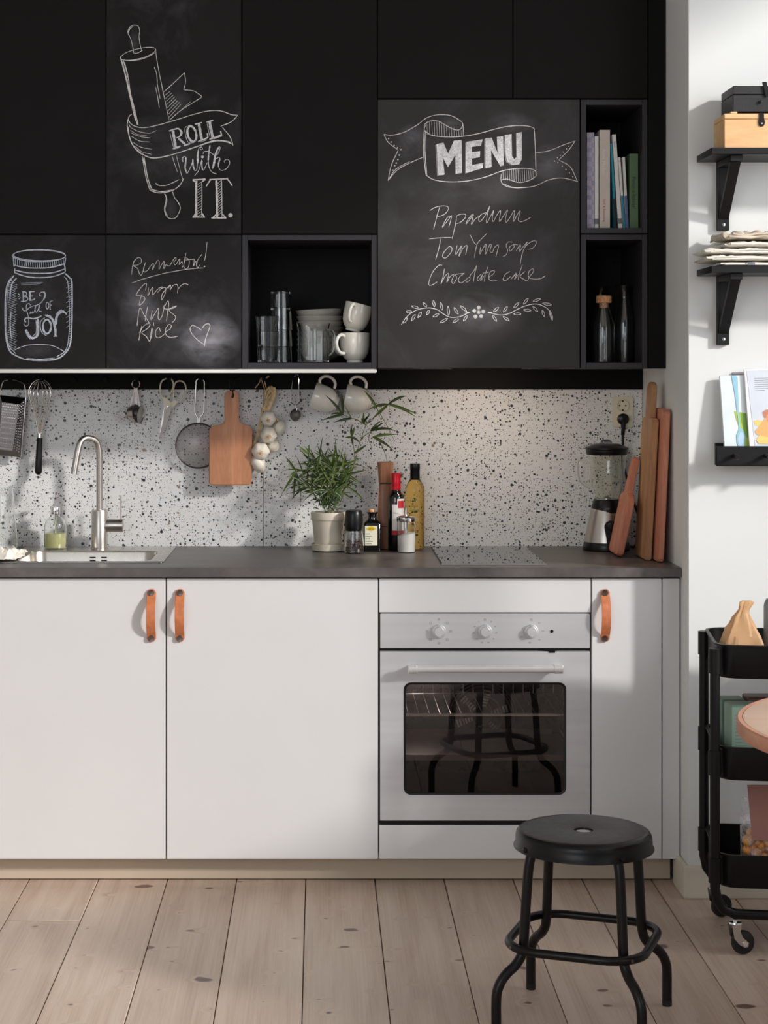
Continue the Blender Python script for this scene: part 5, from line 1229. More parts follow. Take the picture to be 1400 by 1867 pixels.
bulb(1057,447,68,70,-.018,RX(-1.3,.1)); bulb(1060,595,72,74,-.022,RX(-1.35,.1)); bulb(990,735,78,80,-.020,RX(-1.35,.05)); bulb(965,845,84,62,-.004,RX(-.2,.9), False)
# tea infuser
ti = hang('tea_infuser', 'small tea infuser tongs with mesh ball, left of the hanging mugs', 'tea infuser', 539, 693)
def P6(x, y_, dy=0): return P5(x, y_, dy)
obj('spring_handle', MB().tube(crom([P6(1255,312),(P6(1262,200)),P6(1275,100),P6(1300,68),P6(1322,80),P6(1310,100),P6(1290,88),P6(1300,60),P6(1322,75),P6(1328,200),P6(1334,312)], 4), .0012, 6), M['chrome'], ti)
obj('hinge', MB().tube([P6(1252,305,-.001),P6(1272,322,-.001),P6(1294,335,-.001)], .0018, 7).tube([P6(1334,305,-.001),P6(1316,322,-.001),P6(1294,335,-.001)], .0018, 7).tube([P6(1294,330,-.001),P6(1294,358,-.001)], .0026, 8), M['chrome'], ti)
c = P6(1295, 418); r = 50/4.828/S(yh)
obj('mesh_ball', MB().lathe([(0,1.25),(.35,1.02),(.75,.7),(1,.15),(.95,-.3),(.65,-.8),(.3,-1.08),(0,-1.2)], (0,0,0), 20).xf(Matrix.Translation(c) @ Matrix.Diagonal((r,r*.9,r,1))), pm('woven_wire', (112,108,106), .4, metal=.7, bump=.8, bscale=900), ti)
obj('ball_band', MB().tube([P6(1308,360,-.009), P6(1312,418,-.0095), P6(1300,470,-.006)], .0014, 6), M['chrome'], ti)
# ---------------------------------------------------------------- mugs
def mug_mesh(R_=.0425, H_=.084):
    prof = [(0,0),(R_*.52,0),(R_*.56,.003),(R_*.52,.006),(R_*.72,.013),(R_*.90,.028),(R_*.975,.048),(R_,H_-.002),(R_-.0012,H_),(R_-.0032,H_-.001),(R_*.975-.0035,.048),(R_*.88-.003,.030),(R_*.66,.017),(0,.013)]
    return MB().lathe(prof, (0,0,0), 40)
def mug(label, loc, rot, group=None, mat='white_ceramic', name='mug'):
    t = thing(name, label, 'mug', (0,0,0), local=True, group=group)
    obj('body', mug_mesh(), M[mat], t, ang=50)
    hp = [Vector(p) for p in ((.0405,0,.074),(.053,0,.078),(.066,0,.070),(.071,0,.055),(.067,0,.039),(.056,0,.028),(.041,0,.026))]
    obj('handle', MB().tube(crom(hp, 5), .0048, 12, flat=1.0), M[mat], t)
    t.location = loc; t.rotation_euler = rot; return t
# hanging: local +z = towards the mouth, handle (+x local) upwards
def hung_mug(label, px, py, ang, yy):
    # axis from base to mouth points left and slightly up/down
    ax = Vector((-math.cos(ang), 0, math.sin(ang))); hx = Vector((math.sin(ang), 0, math.cos(ang))); zz = ax; xx = hx; yy_ = zz.cross(xx)
    m = Matrix((xx, yy_, zz)).transposed(); c = at(px, py, yy) - ax*.042
    return mug(label, c, m.to_euler())
hung_mug('white mug hanging by its handle, left one of the two', 593, 728, math.radians(19), -.072)
hung_mug('white mug hanging by its handle, right one behind the plant leaves', 652.5, 729, math.radians(13), -.072)
# ---------------------------------------------------------------- inside the square open box
ZB = 1.472+.0172
yb = -.335
yb = -.325
m1 = mug('white mug standing upright at the right in the open wall box', (X_(647,yb), yb, ZB+.0002), (0,0,PI+.75)); m1.scale = (1.07,)*3
m2 = mug('white mug tilted on top of the standing mug in the open wall box', (X_(645,yb), yb, ZB+.0945), (math.radians(0), math.radians(13), 0), name='mug')
m2.rotation_euler = (Matrix.Rotation(math.radians(14), 4, 'Y') @ Matrix.Rotation(-PI/2-.35, 4, 'Z')).to_euler(); m2.location.x -= .003
mug('white mug mostly hidden behind the standing mug in the wall box', (.108, -.222, ZB+.0002), (0,0,PI+.55))
def bowl_stack():
    R_ = .0725; 
    for k in range(8):
        z = .017*k
        prof = [(0,0),(R_*.42,0),(R_*.45,.004),(R_*.75,.016),(R_*.93,.030),(R_*.985,.040),(R_,.0425),(R_*.985,.0430),(R_*.95,.040),(R_*.88,.030),(R_*.70,.020),(R_*.4,.008),(0,.007)]
        prof = [(r, max(zz, 0)) for r, zz in prof]
        mb = MB().lathe(prof, (0,0,0), 40)
        nm = ['lowest', 'second lowest', 'third lowest', 'fourth lowest', 'fifth from the bottom', 'sixth from the bottom', 'second from the top', 'topmost'][k]
        o = obj('bowl', mb, M['grey_ceramic'], None, ang=50, label='grey stoneware bowl, %s of the stack in the open wall box' % nm, cat='bowl', group='stacked grey bowls', loc=(0,0,0))
        o.location = (X_(583,-.150), -.150, ZB+.0002+z); o.rotation_euler = (0, 0, 0)
        if k == 7: o.rotation_euler = (0, math.radians(-2.5), 0); o.location.z += .003
bowl_stack()
def tumbler(R0, R1, H_, th, facet, n, cat_, name, label, loc, group, flip=False, mat='glass'):
    prof = [(0,0),(R0*.94,0),(R0,.002),(R0+(R1-R0)*.5,H_*.5),(R1,H_-.001),(R1-th*.5,H_),(R1-th,H_-.001),(R0+(R1-R0)*.5-th,H_*.5),(R0-th,.008),(0,.006)]
    o = obj(name, MB().lathe(prof, (0,0,0), n, facet=facet), M[mat], None, ang=25, label=label, cat=cat_, group=group, loc=(0,0,0))
    o.location = Vector(loc)+Vector((0,0,H_ if flip else 0)); o.rotation_euler = (PI if flip else 0, 0, .1); return o
yg = -.33; xg = X_(487.5, yg); s_ = S(yg)
for k, lb_ in enumerate(('lower', 'upper')):
    tumbler(.0285, .0355, .094, .0022, .03, 36, 'glass', 'fluted_tumbler', '%s fluted tumbler of the short nested pair in the open wall box' % lb_, (xg-.001*k, yg, ZB+.0002+.046*k), 'nested fluted tumblers')
for k, lb_ in enumerate(('lower', 'upper')):
    tumbler(.0285, .0355, .094, .0022, .03, 36, 'glass', 'fluted_tumbler', '%s fluted tumbler of the pair standing behind the front pair' % lb_, (X_(484,-.16), -.16, ZB+.0002+.046*k), 'nested fluted tumblers')
yg = -.255
for k, lb_ in enumerate(('lowest', 'middle', 'topmost')):
    tumbler(.0295, .0365, .118, .0018, 0, 32, 'glass', 'tall_tumbler', '%s of the three tall tumblers stacked upside down in the wall box' % lb_, (X_(511,yg), yg, ZB+.0002+.050*k), 'upside down tall tumblers', flip=True)
yj = -.335; jg = thing('glass_jug', 'clear glass jug with glass handle in front of the grey bowls', 'jug', (X_(571,yj), yj, ZB))
prof = [(0,0),(.044,0),(.047,.003),(.047,.094),(.0475,.103),(.0505,.117),(.0510,.1185),(.0492,.1185),(.0455,.103),(.0447,.094),(.0447,.007),(0,.006)]
obj('body', MB().lathe(prof, (X_(571,yj), yj, ZB+.0003), 36), M['glass'], jg)
obj('handle', MB().tube(crom([Vector((X_(571,yj)+a, yj-.012, ZB+b)) for a, b in ((.044,.096),(.053,.099),(.061,.088),(.0625,.062),(.057,.035),(.045,.022))], 5), .0042, 12), M['glass'], jg)
# ---------------------------------------------------------------- narrow boxes: books, carafes
ZK = 1.871+.0172; ybk = -.36
def book(label, x0p, x1p, topx0, ytop, depth, mats, extra=None, ybot=None):
    """spine facing the camera, x in px; leaning by top shift"""
    y0 = ybk; s2 = S(y0); x0 = X_(x0p, y0); w_ = (x1p-x0p)/s2; h = Z_(ytop, y0)-ZK; lean = (topx0-x0p)/s2
    a = math.atan2(lean, h); t = thing('book', label, 'book', (0,0,0), local=True, group='books in the narrow wall box')
    c = .0012
    obj('cover', MB().box(0, w_, -.0, .0016, 0, h).box(0, c, .0018, depth, 0, h).box(w_-c, w_, .0018, depth, 0, h), M[mats], t, bevel=.0004, seg=1)
    obj('pages', MB().box(c+.0002, w_-c-.0002, .0018, depth-.002, .002, h-.002), M['paper'], t)
    t.location = (x0, y0, ZK+.0003+(w_*math.sin(-a) if a < 0 else 0)); t.rotation_euler = (0, a, 0)
    if a > 0: t.location.z += 0
    if extra: extra(t, w_, h)
    return t
def spine_text(t, body, size, m, w_, z, flip=True):
    tm = text_mb(body, size); tm.xf(Matrix.Translation((w_/2-size*.32, -.0004, z)) @ Matrix.Rotation(PI/2, 4, 'X') @ Matrix.Rotation(-PI/2, 4, 'Z'))
    o = obj('title', tm, M[m], t, smooth=False)
def patch(t, w_, z0, z1, m, name='spine_patch'): obj(name, MB().box(.0002, w_-.0002, -.0006, -.0001, z0, z1), M[m], t)
book('book with a lilac checked patterned spine, leftmost in the narrow box', 1069.8, 1083.2, 1069.8, 241.5, .19, 'quilt')
book('thin white book beside the lilac checked one', 1084, 1091.2, 1084, 248.5, .20, 'paper', lambda t, w_, h: patch(t, w_, .014, .030, 'ink_grey'))
book('thick cream book with red lettering low on its spine', 1093, 1112, 1093, 237, .22, 'b_cream', lambda t, w_, h: (spine_text(t, 'Grill & Seasoning', .010, 'ink_red', w_*.9, .055), spine_text(t, 'Anne Mollen', .015, 'paper', w_*.8, .20)))
book('dark book leaning behind the slanted white one', 1120.5, 1124.5, 1112.4, 262, .16, 'b_teal', lambda t, w_, h: patch(t, w_, .0, .09, 'ink'))
book('thin white book leaning left with a grey square near its foot', 1127.5, 1134.6, 1115.8, 245.5, .18, 'paper', lambda t, w_, h: (patch(t, w_, .014, .030, 'ink_grey'), spine_text(t, 'Matbok', .006, 'ink_grey', w_, h-.03)))
book('slim leaning book, white above and teal below', 1136.2, 1140.4, 1126.6, 287, .16, 'paper', lambda t, w_, h: patch(t, w_, 0, .098, 'b_teal'))
book('slim leaning book, white above and slate blue below', 1141.6, 1146.2, 1134.6, 286.5, .16, 'paper', lambda t, w_, h: patch(t, w_, 0, .098, 'b_blue'))
book('thick green book with black title Picnic-a-licious!', 1148, 1163.6, 1147.6, 280.5, .20, 'b_green', lambda t, w_, h: spine_text(t, 'Picnic-a-licious!', .0155, 'ink', w_, h*.48))
ZG = 1.472+.0172
def carafe(label, px, y_, H_, R_, rn, cork=False, rot=None):
    t = thing('carafe', label, 'carafe', (X_(px,y_), y_, ZG)); x = X_(px, y_); z = ZG+.0003
    if cork: prof = [(0,0),(R_-.002,0),(R_,.003),(R_,H_*.58),(R_*.92,H_*.68),(rn*1.15,H_*.88),(rn,H_*.94),(rn,H_)]
    else: prof = [(0,0),(R_-.002,0),(R_,.003),(R_,H_*.5),(R_*.85,H_*.64),(rn,H_*.82),(rn*1.05,H_*.90),(rn*1.9,H_*.99),(rn*2,H_)]
    obj('body', MB().lathe([(r, z+zz) for r, zz in shell(prof, .002)], (x, y_, 0), 32), M['glass'], t)
    if cork: obj('cork', MB().lathe([(0,z+H_-.014),(rn-.0025,z+H_-.014),(rn-.0022,z+H_+.0005),(rn+.0055,z+H_+.001),(rn+.007,z+H_+.003),(rn+.007,z+H_+.021),(rn+.0055,z+H_+.0225),(0,z+H_+.0225)], (x, y_, 0), 24), M['cork'], t)
    return t
carafe('glass carafe with a wide cork stopper in the lower narrow box', 1100.5, -.34, .178, .0325, .0165, True)
carafe('open glass carafe with flared lip, right of the corked one', 1138, -.27, .235, .031, .0145)
carafe('open glass carafe with flared lip behind the corked one', 1094, -.20, .235, .031, .0145)
# ---------------------------------------------------------------- wall shelves on the right
def shelf(label, ztop, nm='wall_shelf'):
    t = thing(nm, label, 'shelf', (1.35, YR, ztop-.018))
    obj('board', MB().box(1.049, 1.75, YR-.192, YR-.0005, ztop-.018, ztop), M['black_wood'], t, bevel=.001, seg=1)
    return t
def bracket(parent, x0, x1, ztop, L):
    b = thing('bracket_tmp', None, None, (0,0,0)); bpy.data.objects.remove(b)
    y1 = YR-.0005; zt = ztop-.0183
    br = obj('bracket', MB().box(x0, x1, y1-.017, y1, zt-L, zt).box(x0-.0, x1+.0, y1-.176, y1-.0172, zt-.017, zt), M['black_wood'], parent, bevel=.0012, seg=1)
    k = .0142; mb = MB()
    p = [(y1-.018, zt-L+.055), (y1-.018, zt-L+.030), (y1-.165, zt-.0172), (y1-.145, zt-.0172)]
    mb.loft([[Vector((x0+.004, a, b_)) for a, b_ in p], [Vector((x1-.002, a, b_)) for a, b_ in p]])
    obj('brace', mb, M['black_wood'], br, bevel=.001, seg=1)
    for zz in (zt-L+.016,):
        c = Vector(((x0+x1)/2, y1-.0172, zz)); obj('screw', MB().lathe([(0,0),(.0052,0),(.0048,.0012),(.0015,.0014),(.0012,.0004),(0,.0004)], c, 14, Matrix.Rotation(PI/2, 4, 'X')), M['chrome'], br)
ZT1 = Z_(284.5, YR)+.0; ZT2 = Z_(492.5, YR)
s1 = shelf('upper black wall shelf carrying the two boxes', ZT1); bracket(s1, 1.103, 1.136, ZT1, .190)
s2 = shelf('lower black wall shelf carrying folded linen towels', ZT2); bracket(s2, 1.103, 1.136, ZT2, .190)
bracket(s1, 1.60, 1.633, ZT1, .190); bracket(s2, 1.60, 1.633, ZT2, .190)
# wooden box
yq0, yq1 = YR-.175, YR-.045
x0 = 1.087; zb = ZT1+.0004
wb = thing('wooden_box', 'light pine box with a dark leather clasp on the upper shelf', 'box', (1.25, -.83, zb))
bh = .078
obj('body', MB().box(x0, x0+.34, yq0, yq1, zb, zb+bh), M['box_wood'], wb, bevel=.0015, seg=1)
obj('lid', MB().box(x0, x0+.34, yq0, yq1, zb+bh+.0006, zb+bh+.015), M['box_wood'], wb, bevel=.0015, seg=1)
obj('lid_batten', MB().box(x0+.018, x0+.036, yq0+.004, yq1-.004, zb+bh+.0153, zb+bh+.0205), M['box_wood'], wb, bevel=.001, seg=1)
obj('lid_batten', MB().box(x0+.30, x0+.318, yq0+.004, yq1-.004, zb+bh+.0153, zb+bh+.0205), M['box_wood'], wb, bevel=.001, seg=1)
def tongue(px, py0, py1, yy, parent, m, hw=.0085):
    c0, c1 = Z_(py0, yy), Z_(py1, yy); x = X_(px, yy)
    pts = [(x-hw*.75, c0), (x-hw*.8, c0-(c0-c1)*.4), (x-hw, c0-(c0-c1)*.65)]+[(x+hw*.95*math.cos(a), c1+hw*.9+hw*.9*math.sin(a)) for a in [PI+PI*i/8 for i in range(9)]]+[(x+hw, c0-(c0-c1)*.65), (x+hw*.8, c0-(c0-c1)*.4), (x+hw*.75, c0)]
    o = obj('clasp', MB().prism(pts, yy-.003, yy), M[m], parent, bevel=.0006)
    c = Vector((x, yy-.003, c1+hw)); obj('stud', MB().lathe([(0,0),(.0026,0),(.002,.0015),(0,.0018)], c, 12, Matrix.Rotation(PI/2, 4, 'X')), M['chrome'], o)
tongue(1388, 206, 231, yq0-.0004, wb, 'black_metal')
# black box
zb2 = zb+bh+.0210
kb = thing('black_case', 'black textured case with a latch, lying on top of the pine box', 'box', (1.3, -.8, zb2))
bx0 = 1.113; mt = pm('black_textured_case', (40,39,40), .55, bump=.5, bscale=500, spec=.4)
obj('body', MB().box(bx0, bx0+.36, yq0+.012, YR-.02, zb2, zb2+.046), mt, kb, bevel=.0015, seg=1)
obj('lid', MB().box(bx0, bx0+.36, yq0+.012, YR-.02, zb2+.0468, zb2+.070), mt, kb, bevel=.0015, seg=1)
c = at(1393, 170, yq0+.0115)
obj('latch', MB().prism([(c.x-.006, c.z+.030), (c.x+.006, c.z+.030), (c.x+.012, c.z-.008), (c.x+.003, c.z-.012)], yq0+.006, yq0+.0118), M['black_metal'], kb, bevel=.001)
c = at(1386, 186, yq0+.0115); obj('latch_knob', MB().lathe([(0,0),(.004,0),(.0045,.006),(0,.007)], c, 12, Matrix.Rotation(PI/2, 4, 'X')), M['black_metal'], kb)
# towels: folded layers with rounded folds at the left
from mathutils import noise as NZ
def towel(label, x0, x1, z0, th, mat, y0=YR-.188, y1=YR-.012, seed=0, amp=.006, fold=3, stripe=None):
    """folded cloth: a closed wavy slab whose left end shows the rounded folds"""
    nx = 90; prof = []; loops = []
    for i in range(nx+1):
        u = i/nx; x = x0+(x1-x0)*u; n = 22; l = []
        for j in range(n):
            a = 2*PI*j/n; v = math.cos(a); w_ = math.sin(a)
            sv = math.copysign(abs(v)**.35, v); sw = math.copysign(abs(w_)**.8, w_)
            yy = (y0+y1)/2+(y1-y0)/2*sv*(.96+.04*NZ.noise(Vector((x*24, seed, sw*1.5))))
            rip = amp*NZ.noise(Vector((x*26+seed*3, v*1.6, seed)))+amp*.7*NZ.noise(Vector((x*70, v*2.5+seed, 3)))
            endr = min(1, (u*30+.25))**.5
            groove = -.0012*(1 if (j % 4 == 0 and abs(v) > .5) else 0)
            zz = z0+th/2+th/2*sw*endr+rip*(.35+.65*(1-abs(sw) if sw < 0 else 1))*(.4 if sw < 0 else 1)
            xx = x+.008*NZ.noise(Vector((j*.7, seed, x*5)))*(1 if u < .1 else .2)
            l.append(Vector((xx, yy+groove, max(z0+.0004, zz))))
        loops.append(l)
    t = obj('towel', MB().loft(loops), M[mat], None, ang=70, label=label, cat='towel', group='folded linen towels')
    # visible hem folds at the front: thin rolled edges
    mb = MB()
    for k in range(fold):
        zz = z0+th*(k+.7)/(fold+.6)
        pts = [Vector((x0+.012+.01*k+(x1-x0-.03)*q/16, y0-.0010-.002*abs(NZ.noise(Vector((q*.5, seed+k, 1)))), zz+amp*.8*NZ.noise(Vector((q*.45, seed, k*2.0))))) for q in range(17)]
        mb.tube(crom(pts, 2), th/(fold+1)*.5, 7)
    obj('folded_edge', mb, M[mat], t)
    if stripe:
        for xs_ in stripe:
            mb = MB(); lp = []
            for zz in (z0+.0015, z0+th*.5, z0+th*.85): lp.append(zz)
            obj('stripe', MB().box(xs_, xs_+.019, y0-.0052, y0-.0048, z0+.002, z0+th*.8), M['stripe'], t)
            obj('stripe', MB().box(xs_-.006, xs_-.0035, y0-.0052, y0-.0048, z0+.002, z0+th*.8), M['stripe'], t)
    return t
z = ZT2+.0006
towel('lowest folded linen towel with a blue-grey stripe on the lower shelf', 1.073, 1.60, z, .0120, 'linen', seed=1, amp=.0014, fold=1, stripe=[1.146]); z += .0150
towel('second towel up in the linen pile, tucked and wrinkled', 1.040, 1.60, z, .0130, 'linen', seed=2.3, amp=.0065, y1=YR-.008, fold=2); z += .0180
towel('third towel up in the linen pile, its corner reaching left', 1.034, 1.60, z, .0145, 'linen', seed=5.1, amp=.0065, y1=YR-.03, fold=2); z += .0180
towel('fourth towel up in the linen pile with a thick smooth fold', 1.088, 1.60, z, .0160, 'linen', seed=7.7, amp=.0065, fold=1); z += .0215
towel('topmost towel of the linen pile, grey brown and crumpled', 1.085, 1.60, z, .020, 'linen_dark', seed=9.2, amp=.018, fold=2)
# picture ledge with pegs and recipe cards
pe = thing('picture_ledge', 'black picture ledge with pegs on the right wall holding two recipe pictures', 'ledge', (1.3, YR, Z_(849,-.83)))
yf0 = -.80; zt, zb_ = Z_(813.5, yf0), Z_(849.5, yf0)
x0 = X_(1303.5, yf0)
obj('shelf_board', MB().box(x0+.032, 1.60, yf0+.008, YR-.0005, zb_+.004, zb_+.018), M['black_wood'], pe, bevel=.001, seg=1)
obj('front_board', MB().box(x0, 1.604, yf0-.008, yf0+.0078, zb_, zt), M['black_wood'], pe, bevel=.003, seg=2)
obj('back_board', MB().box(x0+.016, 1.60, YR-.014, YR-.0005, zb_+.0185, Z_(809,YR)+.002), M['black_wood'], pe, bevel=.001, seg=1)
for px in (1337, 1394, 1452):
    c = at(px, 831, yf0-.008); obj('peg', MB().tube([c+Vector((0,.004,0)), c+Vector((0,-.030,-.001)), c+Vector((0,-.033,-.001)), c+Vector((0,-.046,-.0015)), c+Vector((0,-.048,-.0015))], [.0055,.0050,.0075,.0075,.006], 14), M['black_wood'], pe)
zl = zb_+.0185
def leaning(label, px0, px1, pytop, th, yb_, yt_, m, name='recipe_book', xshift=0):
    """thin book standing on the ledge and leaning back on the wall; local x right, z up, y0 = front face"""
    t = thing(name, label, 'book', (0,0,0), local=True)
    w_ = (px1-px0)/S(-.77); h = Z_(pytop, -.75)-zl; 
    obj('cover', MB().box(0, w_, 0, th, 0, h), m, t, bevel=.0008, seg=1)
    t.location = (X_(px0+xshift, yb_), yb_, zl+.0022); t.rotation_euler = (-math.asin(min(.9, (yt_-yb_)/h)), math.radians(-2.0), 0); return t, w_, h
def poly3(pts, w_, h, y_=-.0004, th=.0003): return MB().prism([(x*w_, .021+z*(h-.021)) for x, z in pts], y_-th, y_)
def pcol(n_, c, **k): return pm(n_, c, .5, var=.03, **k)
bkA, w_, h = leaning('white recipe book with a blue spoon and green drink, leaning on the ledge', 1322, 1374, 685, .011, -.778, -.745, pcol('pale_blue_cover', (226,234,236)), xshift=0)
sc2 = lambda pts: [((x-215)/470, 1-(y_-235)/1155) for x, y_ in pts]
obj('printed_glass', poly3(sc2([(415,790),(600,830),(640,1390),(560,1380),(500,1100),(440,930)]), w_, h), pcol('print_green', (172,196,70), bump=0), bkA)
obj('printed_drink', poly3(sc2([(520,820),(605,830),(625,1230),(570,1180),(520,950)]), w_, h, -.0008), pcol('print_dark_green', (120,166,60)), bkA)
obj('printed_spoon', poly3(sc2([(408,238),(480,238),(508,290),(500,480),(490,800),(495,1050),(540,1090),(570,1180),(545,1310),(500,1375),(450,1365),(425,1280),(425,1160),(470,1080),(475,1040),(455,700),(440,480)]), w_, h, -.0012), pcol('print_blue', (150,200,222)), bkA)
obj('printed_spoon_bowl', poly3(sc2([(480,1130),(530,1120),(545,1180),(520,1280),(480,1340),(450,1310),(440,1220)]), w_, h, -.0016), pcol('print_pale_blue', (186,212,236)), bkA)
bkB, w2, h2 = leaning('tall framed recipe page with a toasted sandwich, right on the ledge', 1368, 1440, 672, .008, -.790, -.752, pcol('white_border', (238,236,240)))
sc3 = lambda pts: [((x-585)/680, 1-(y_-120)/1270) for x, y_ in pts]
obj('printed_page', poly3(sc3([(625,150),(1240,150),(1240,1390),(680,1390)]), w2, h2), pcol('print_pale_lilac', (212,218,228)), bkB)
def blob(pts, c, nm, y_, m_n): obj(nm, poly3(sc3(pts), w2, h2, y_), pcol(m_n, c, ), bkB)
blob([(680,930),(760,920),(830,940),(860,1000),(780,1030),(700,1000)], (228,206,120), 'printed_side', -.0008, 'print_yellow')
blob([(845,800),(900,770),(1240,740),(1240,1100),(930,1000),(850,860)], (196,132,104), 'printed_crust', -.0008, 'print_crust')
blob([(690,1100),(800,990),(920,860),(1000,840),(1240,900),(1240,1250),(930,1200),(720,1150)], (236,176,110), 'printed_bread', -.0012, 'print_bread')
blob([(700,1230),(760,1160),(930,1200),(1240,1230),(1240,1310),(880,1300),(740,1290)], (240,206,120), 'printed_bread', -.0016, 'print_butter')
blob([(900,860),(960,830),(1020,900),(980,960),(920,950)], (236,150,120), 'printed_ham', -.0016, 'print_ham')
mb = MB()
for i in range(7):
    z = 1-(265+29*i-120)/1270; mb.add([Vector((( (745-585)/680)*w2, -.0009, z*h2)), Vector(((1240-585)/680*w2*(1 if i < 6 else .5), -.0009, z*h2)), Vector(((1240-585)/680*w2*(1 if i < 6 else .5), -.0009, z*h2+.0011)), Vector(((745-585)/680*w2, -.0009, z*h2+.0011))], [(0,1,2,3)])
obj('printed_text', mb, M['ink_grey'], bkB, smooth=False)
bkC, w3, h3 = leaning('grey book mostly hidden behind the spoon book and sandwich page', 1345, 1400, 679, .006, -.752, -.7265, pcol('grey_cover', (150,144,152)))
# ---------------------------------------------------------------- stool
SX, SY = .596, -1.672
st = thing('round_stool', 'black metal stool with a round pierced seat and four bent legs', 'stool', (SX, SY, 0))
ZS = .430; R_ = .153
prof = [(.0185,ZS-.002),(.0205,ZS-.0045),(.0215,ZS-.0015),(.030,ZS-.0005),(.130,ZS+.0005),(.143,ZS-.0005),(.1485,ZS-.0035),(.1515,ZS-.009),(R_,ZS-.016),(R_+.0006,ZS-.034),(R_+.0045,ZS-.0375),(R_+.0045,ZS-.039),(R_-.0025,ZS-.037),(R_-.003,ZS-.016),(.1475,ZS-.010),(.140,ZS-.0045),(.022,ZS-.0055),(.0185,ZS-.0055),(.0185,ZS-.002)]
seat = obj('seat', MB().lathe(prof, (SX, SY, 0), 72), M['black_metal'], st, ang=50)
base_a = math.atan2(-.095, -.2065)
for k in range(4):
    a = base_a+k*PI/2; u = Vector((math.cos(a), math.sin(a), 0)); c = Vector((SX, SY, 0))
    pts = [(.118,ZS-.012),(.134,ZS-.035),(.143,ZS-.065),(.148,ZS-.11),(.153,.25),(.156,.205),(.158,.185),(.164,.165),(.180,.146),(.198,.134),(.214,.118),(.224,.098),(.227,.075),(.227,.0245),(.227,.0135)]
    leg = obj('leg', MB().tube(crom([c+u*r+Vector((0,0,z)) for r, z in pts], 3), .0112, 14, up=(-u.y, u.x, 0)), M['black_metal'], st)
    obj('rubber_foot', MB().cyl(c+u*.227+Vector((0,0,.0005)), c+u*.227+Vector((0,0,.0134)), .0113, None, 14), M['rubber'], leg)
    p = c+u*(R_+.0008)+Vector((0,0,ZS-.030)); q = Vector((0,0,1)).rotation_difference(u).to_matrix().to_4x4()
    obj('rivet', MB().lathe([(0,0),(.0062,0),(.005,.003),(.002,.0042),(0,.0042)], p, 14, q), M['black_metal'], seat)
# foot ring: rounded square outside the legs
half = .153; rr = .085; cs = []
for q_ in range(4):
    for i in range(9):
        a = q_*PI/2+PI/2*i/8; sx_ = 1 if q_ in (0, 3) else -1; sy_ = 1 if q_ in (0, 1) else -1
        cs.append(Vector(((half-rr)*sx_+rr*math.cos(a), (half-rr)*sy_+rr*math.sin(a), 0)))
Rm = Matrix.Rotation(base_a-PI/4, 3, 'Z')
ring = obj('foot_ring', MB().tube([Rm @ p+Vector((SX, SY, .188)) for p in cs], .0098, 12, closed=True), M['black_metal'], st)
for k in range(4):
    a = base_a+k*PI/2; u = Vector((math.cos(a), math.sin(a), 0)); p = Vector((SX, SY, .188))+u*.1905
    obj('bolt', MB().lathe([(0,0),(.004,0),(.0035,.002),(0,.0022)], p, 12, Vector((0,0,1)).rotation_difference(u).to_matrix().to_4x4()), M['dark_steel'], ring)
# ---------------------------------------------------------------- trolley
TX0, TX1, TY0, TY1 = 1.020, 1.440, -1.215, -.895
tr = thing('utility_cart', 'black three-tier metal trolley on casters against the right wall', 'cart', ((TX0+TX1)/2, (TY0+TY1)/2, 0))
def tray(zt, zb_, nm='tray'):
    r = .05; ex = .002
    o = rrect(TX0, TX1, TY0, TY1, r, 6); lp = []
    for z, ins, rr_ in ((zb_, .012, r-.006), (zb_+.003, .006, r-.002), (zt-.004, .001, r), (zt, 0, r), (zt, -.005, r+.005), (zt-.0025, -.005, r+.005), (zt-.0025, -.001, r)):
        pass
    rows = [(zb_, .020, r-.012), (zb_, .008, r-.004), (zb_+.006, .003, r), (zt-.003, .002, r), (zt-.003, -.0045, r+.004), (zt+.001, -.0045, r+.004), (zt+.001, .0035, r-.001), (zb_+.008, .0045, r-.002), (zb_+.0025, .010, r-.006), (zb_+.0025, .020, r-.012)]
    lp = [[Vector((x, y_, z)) for x, y_ in rrect(TX0+i_, TX1-i_, TY0+i_, TY1-i_, q, 6)] for z, i_, q in rows]
    mb = MB().loft(lp)
    obj(nm, mb, M['cart_black'], tr, ang=40)
tray(.776, .692); tray(.520, .436); tray(.250, .166)
def upright(yf_):
    sg = -1 if yf_ < -1 else 1
    xa, xb = TX0-.004, TX1+.004
    yy = yf_
    pts = [(xa,.766),(xa,.6),(xa,.3),(xa,.165),(xa+.006,.135),(xa+.022,.112),(xa+.05,.102),(xa+.09,.1015),((xa+xb)/2,.1015),(xb-.09,.1015),(xb-.05,.102),(xb-.022,.112),(xb-.006,.135),(xb,.165),(xb,.3),(xb,.6),(xb,.766)]
    obj('side_frame', MB().tube([Vector((x, yy, z)) for x, z in pts], .0125, 14, up=(0,1,0)), M['cart_black'], tr)
    for x in (xa, xb):
        for zc_ in (.745, .489, .219): obj('clamp', MB().cyl((x, yy, zc_-.040), (x, yy, zc_+.022), .0160, None, 14), M['cart_black'], tr)
upright(TY0+.006); upright(TY1-.006)
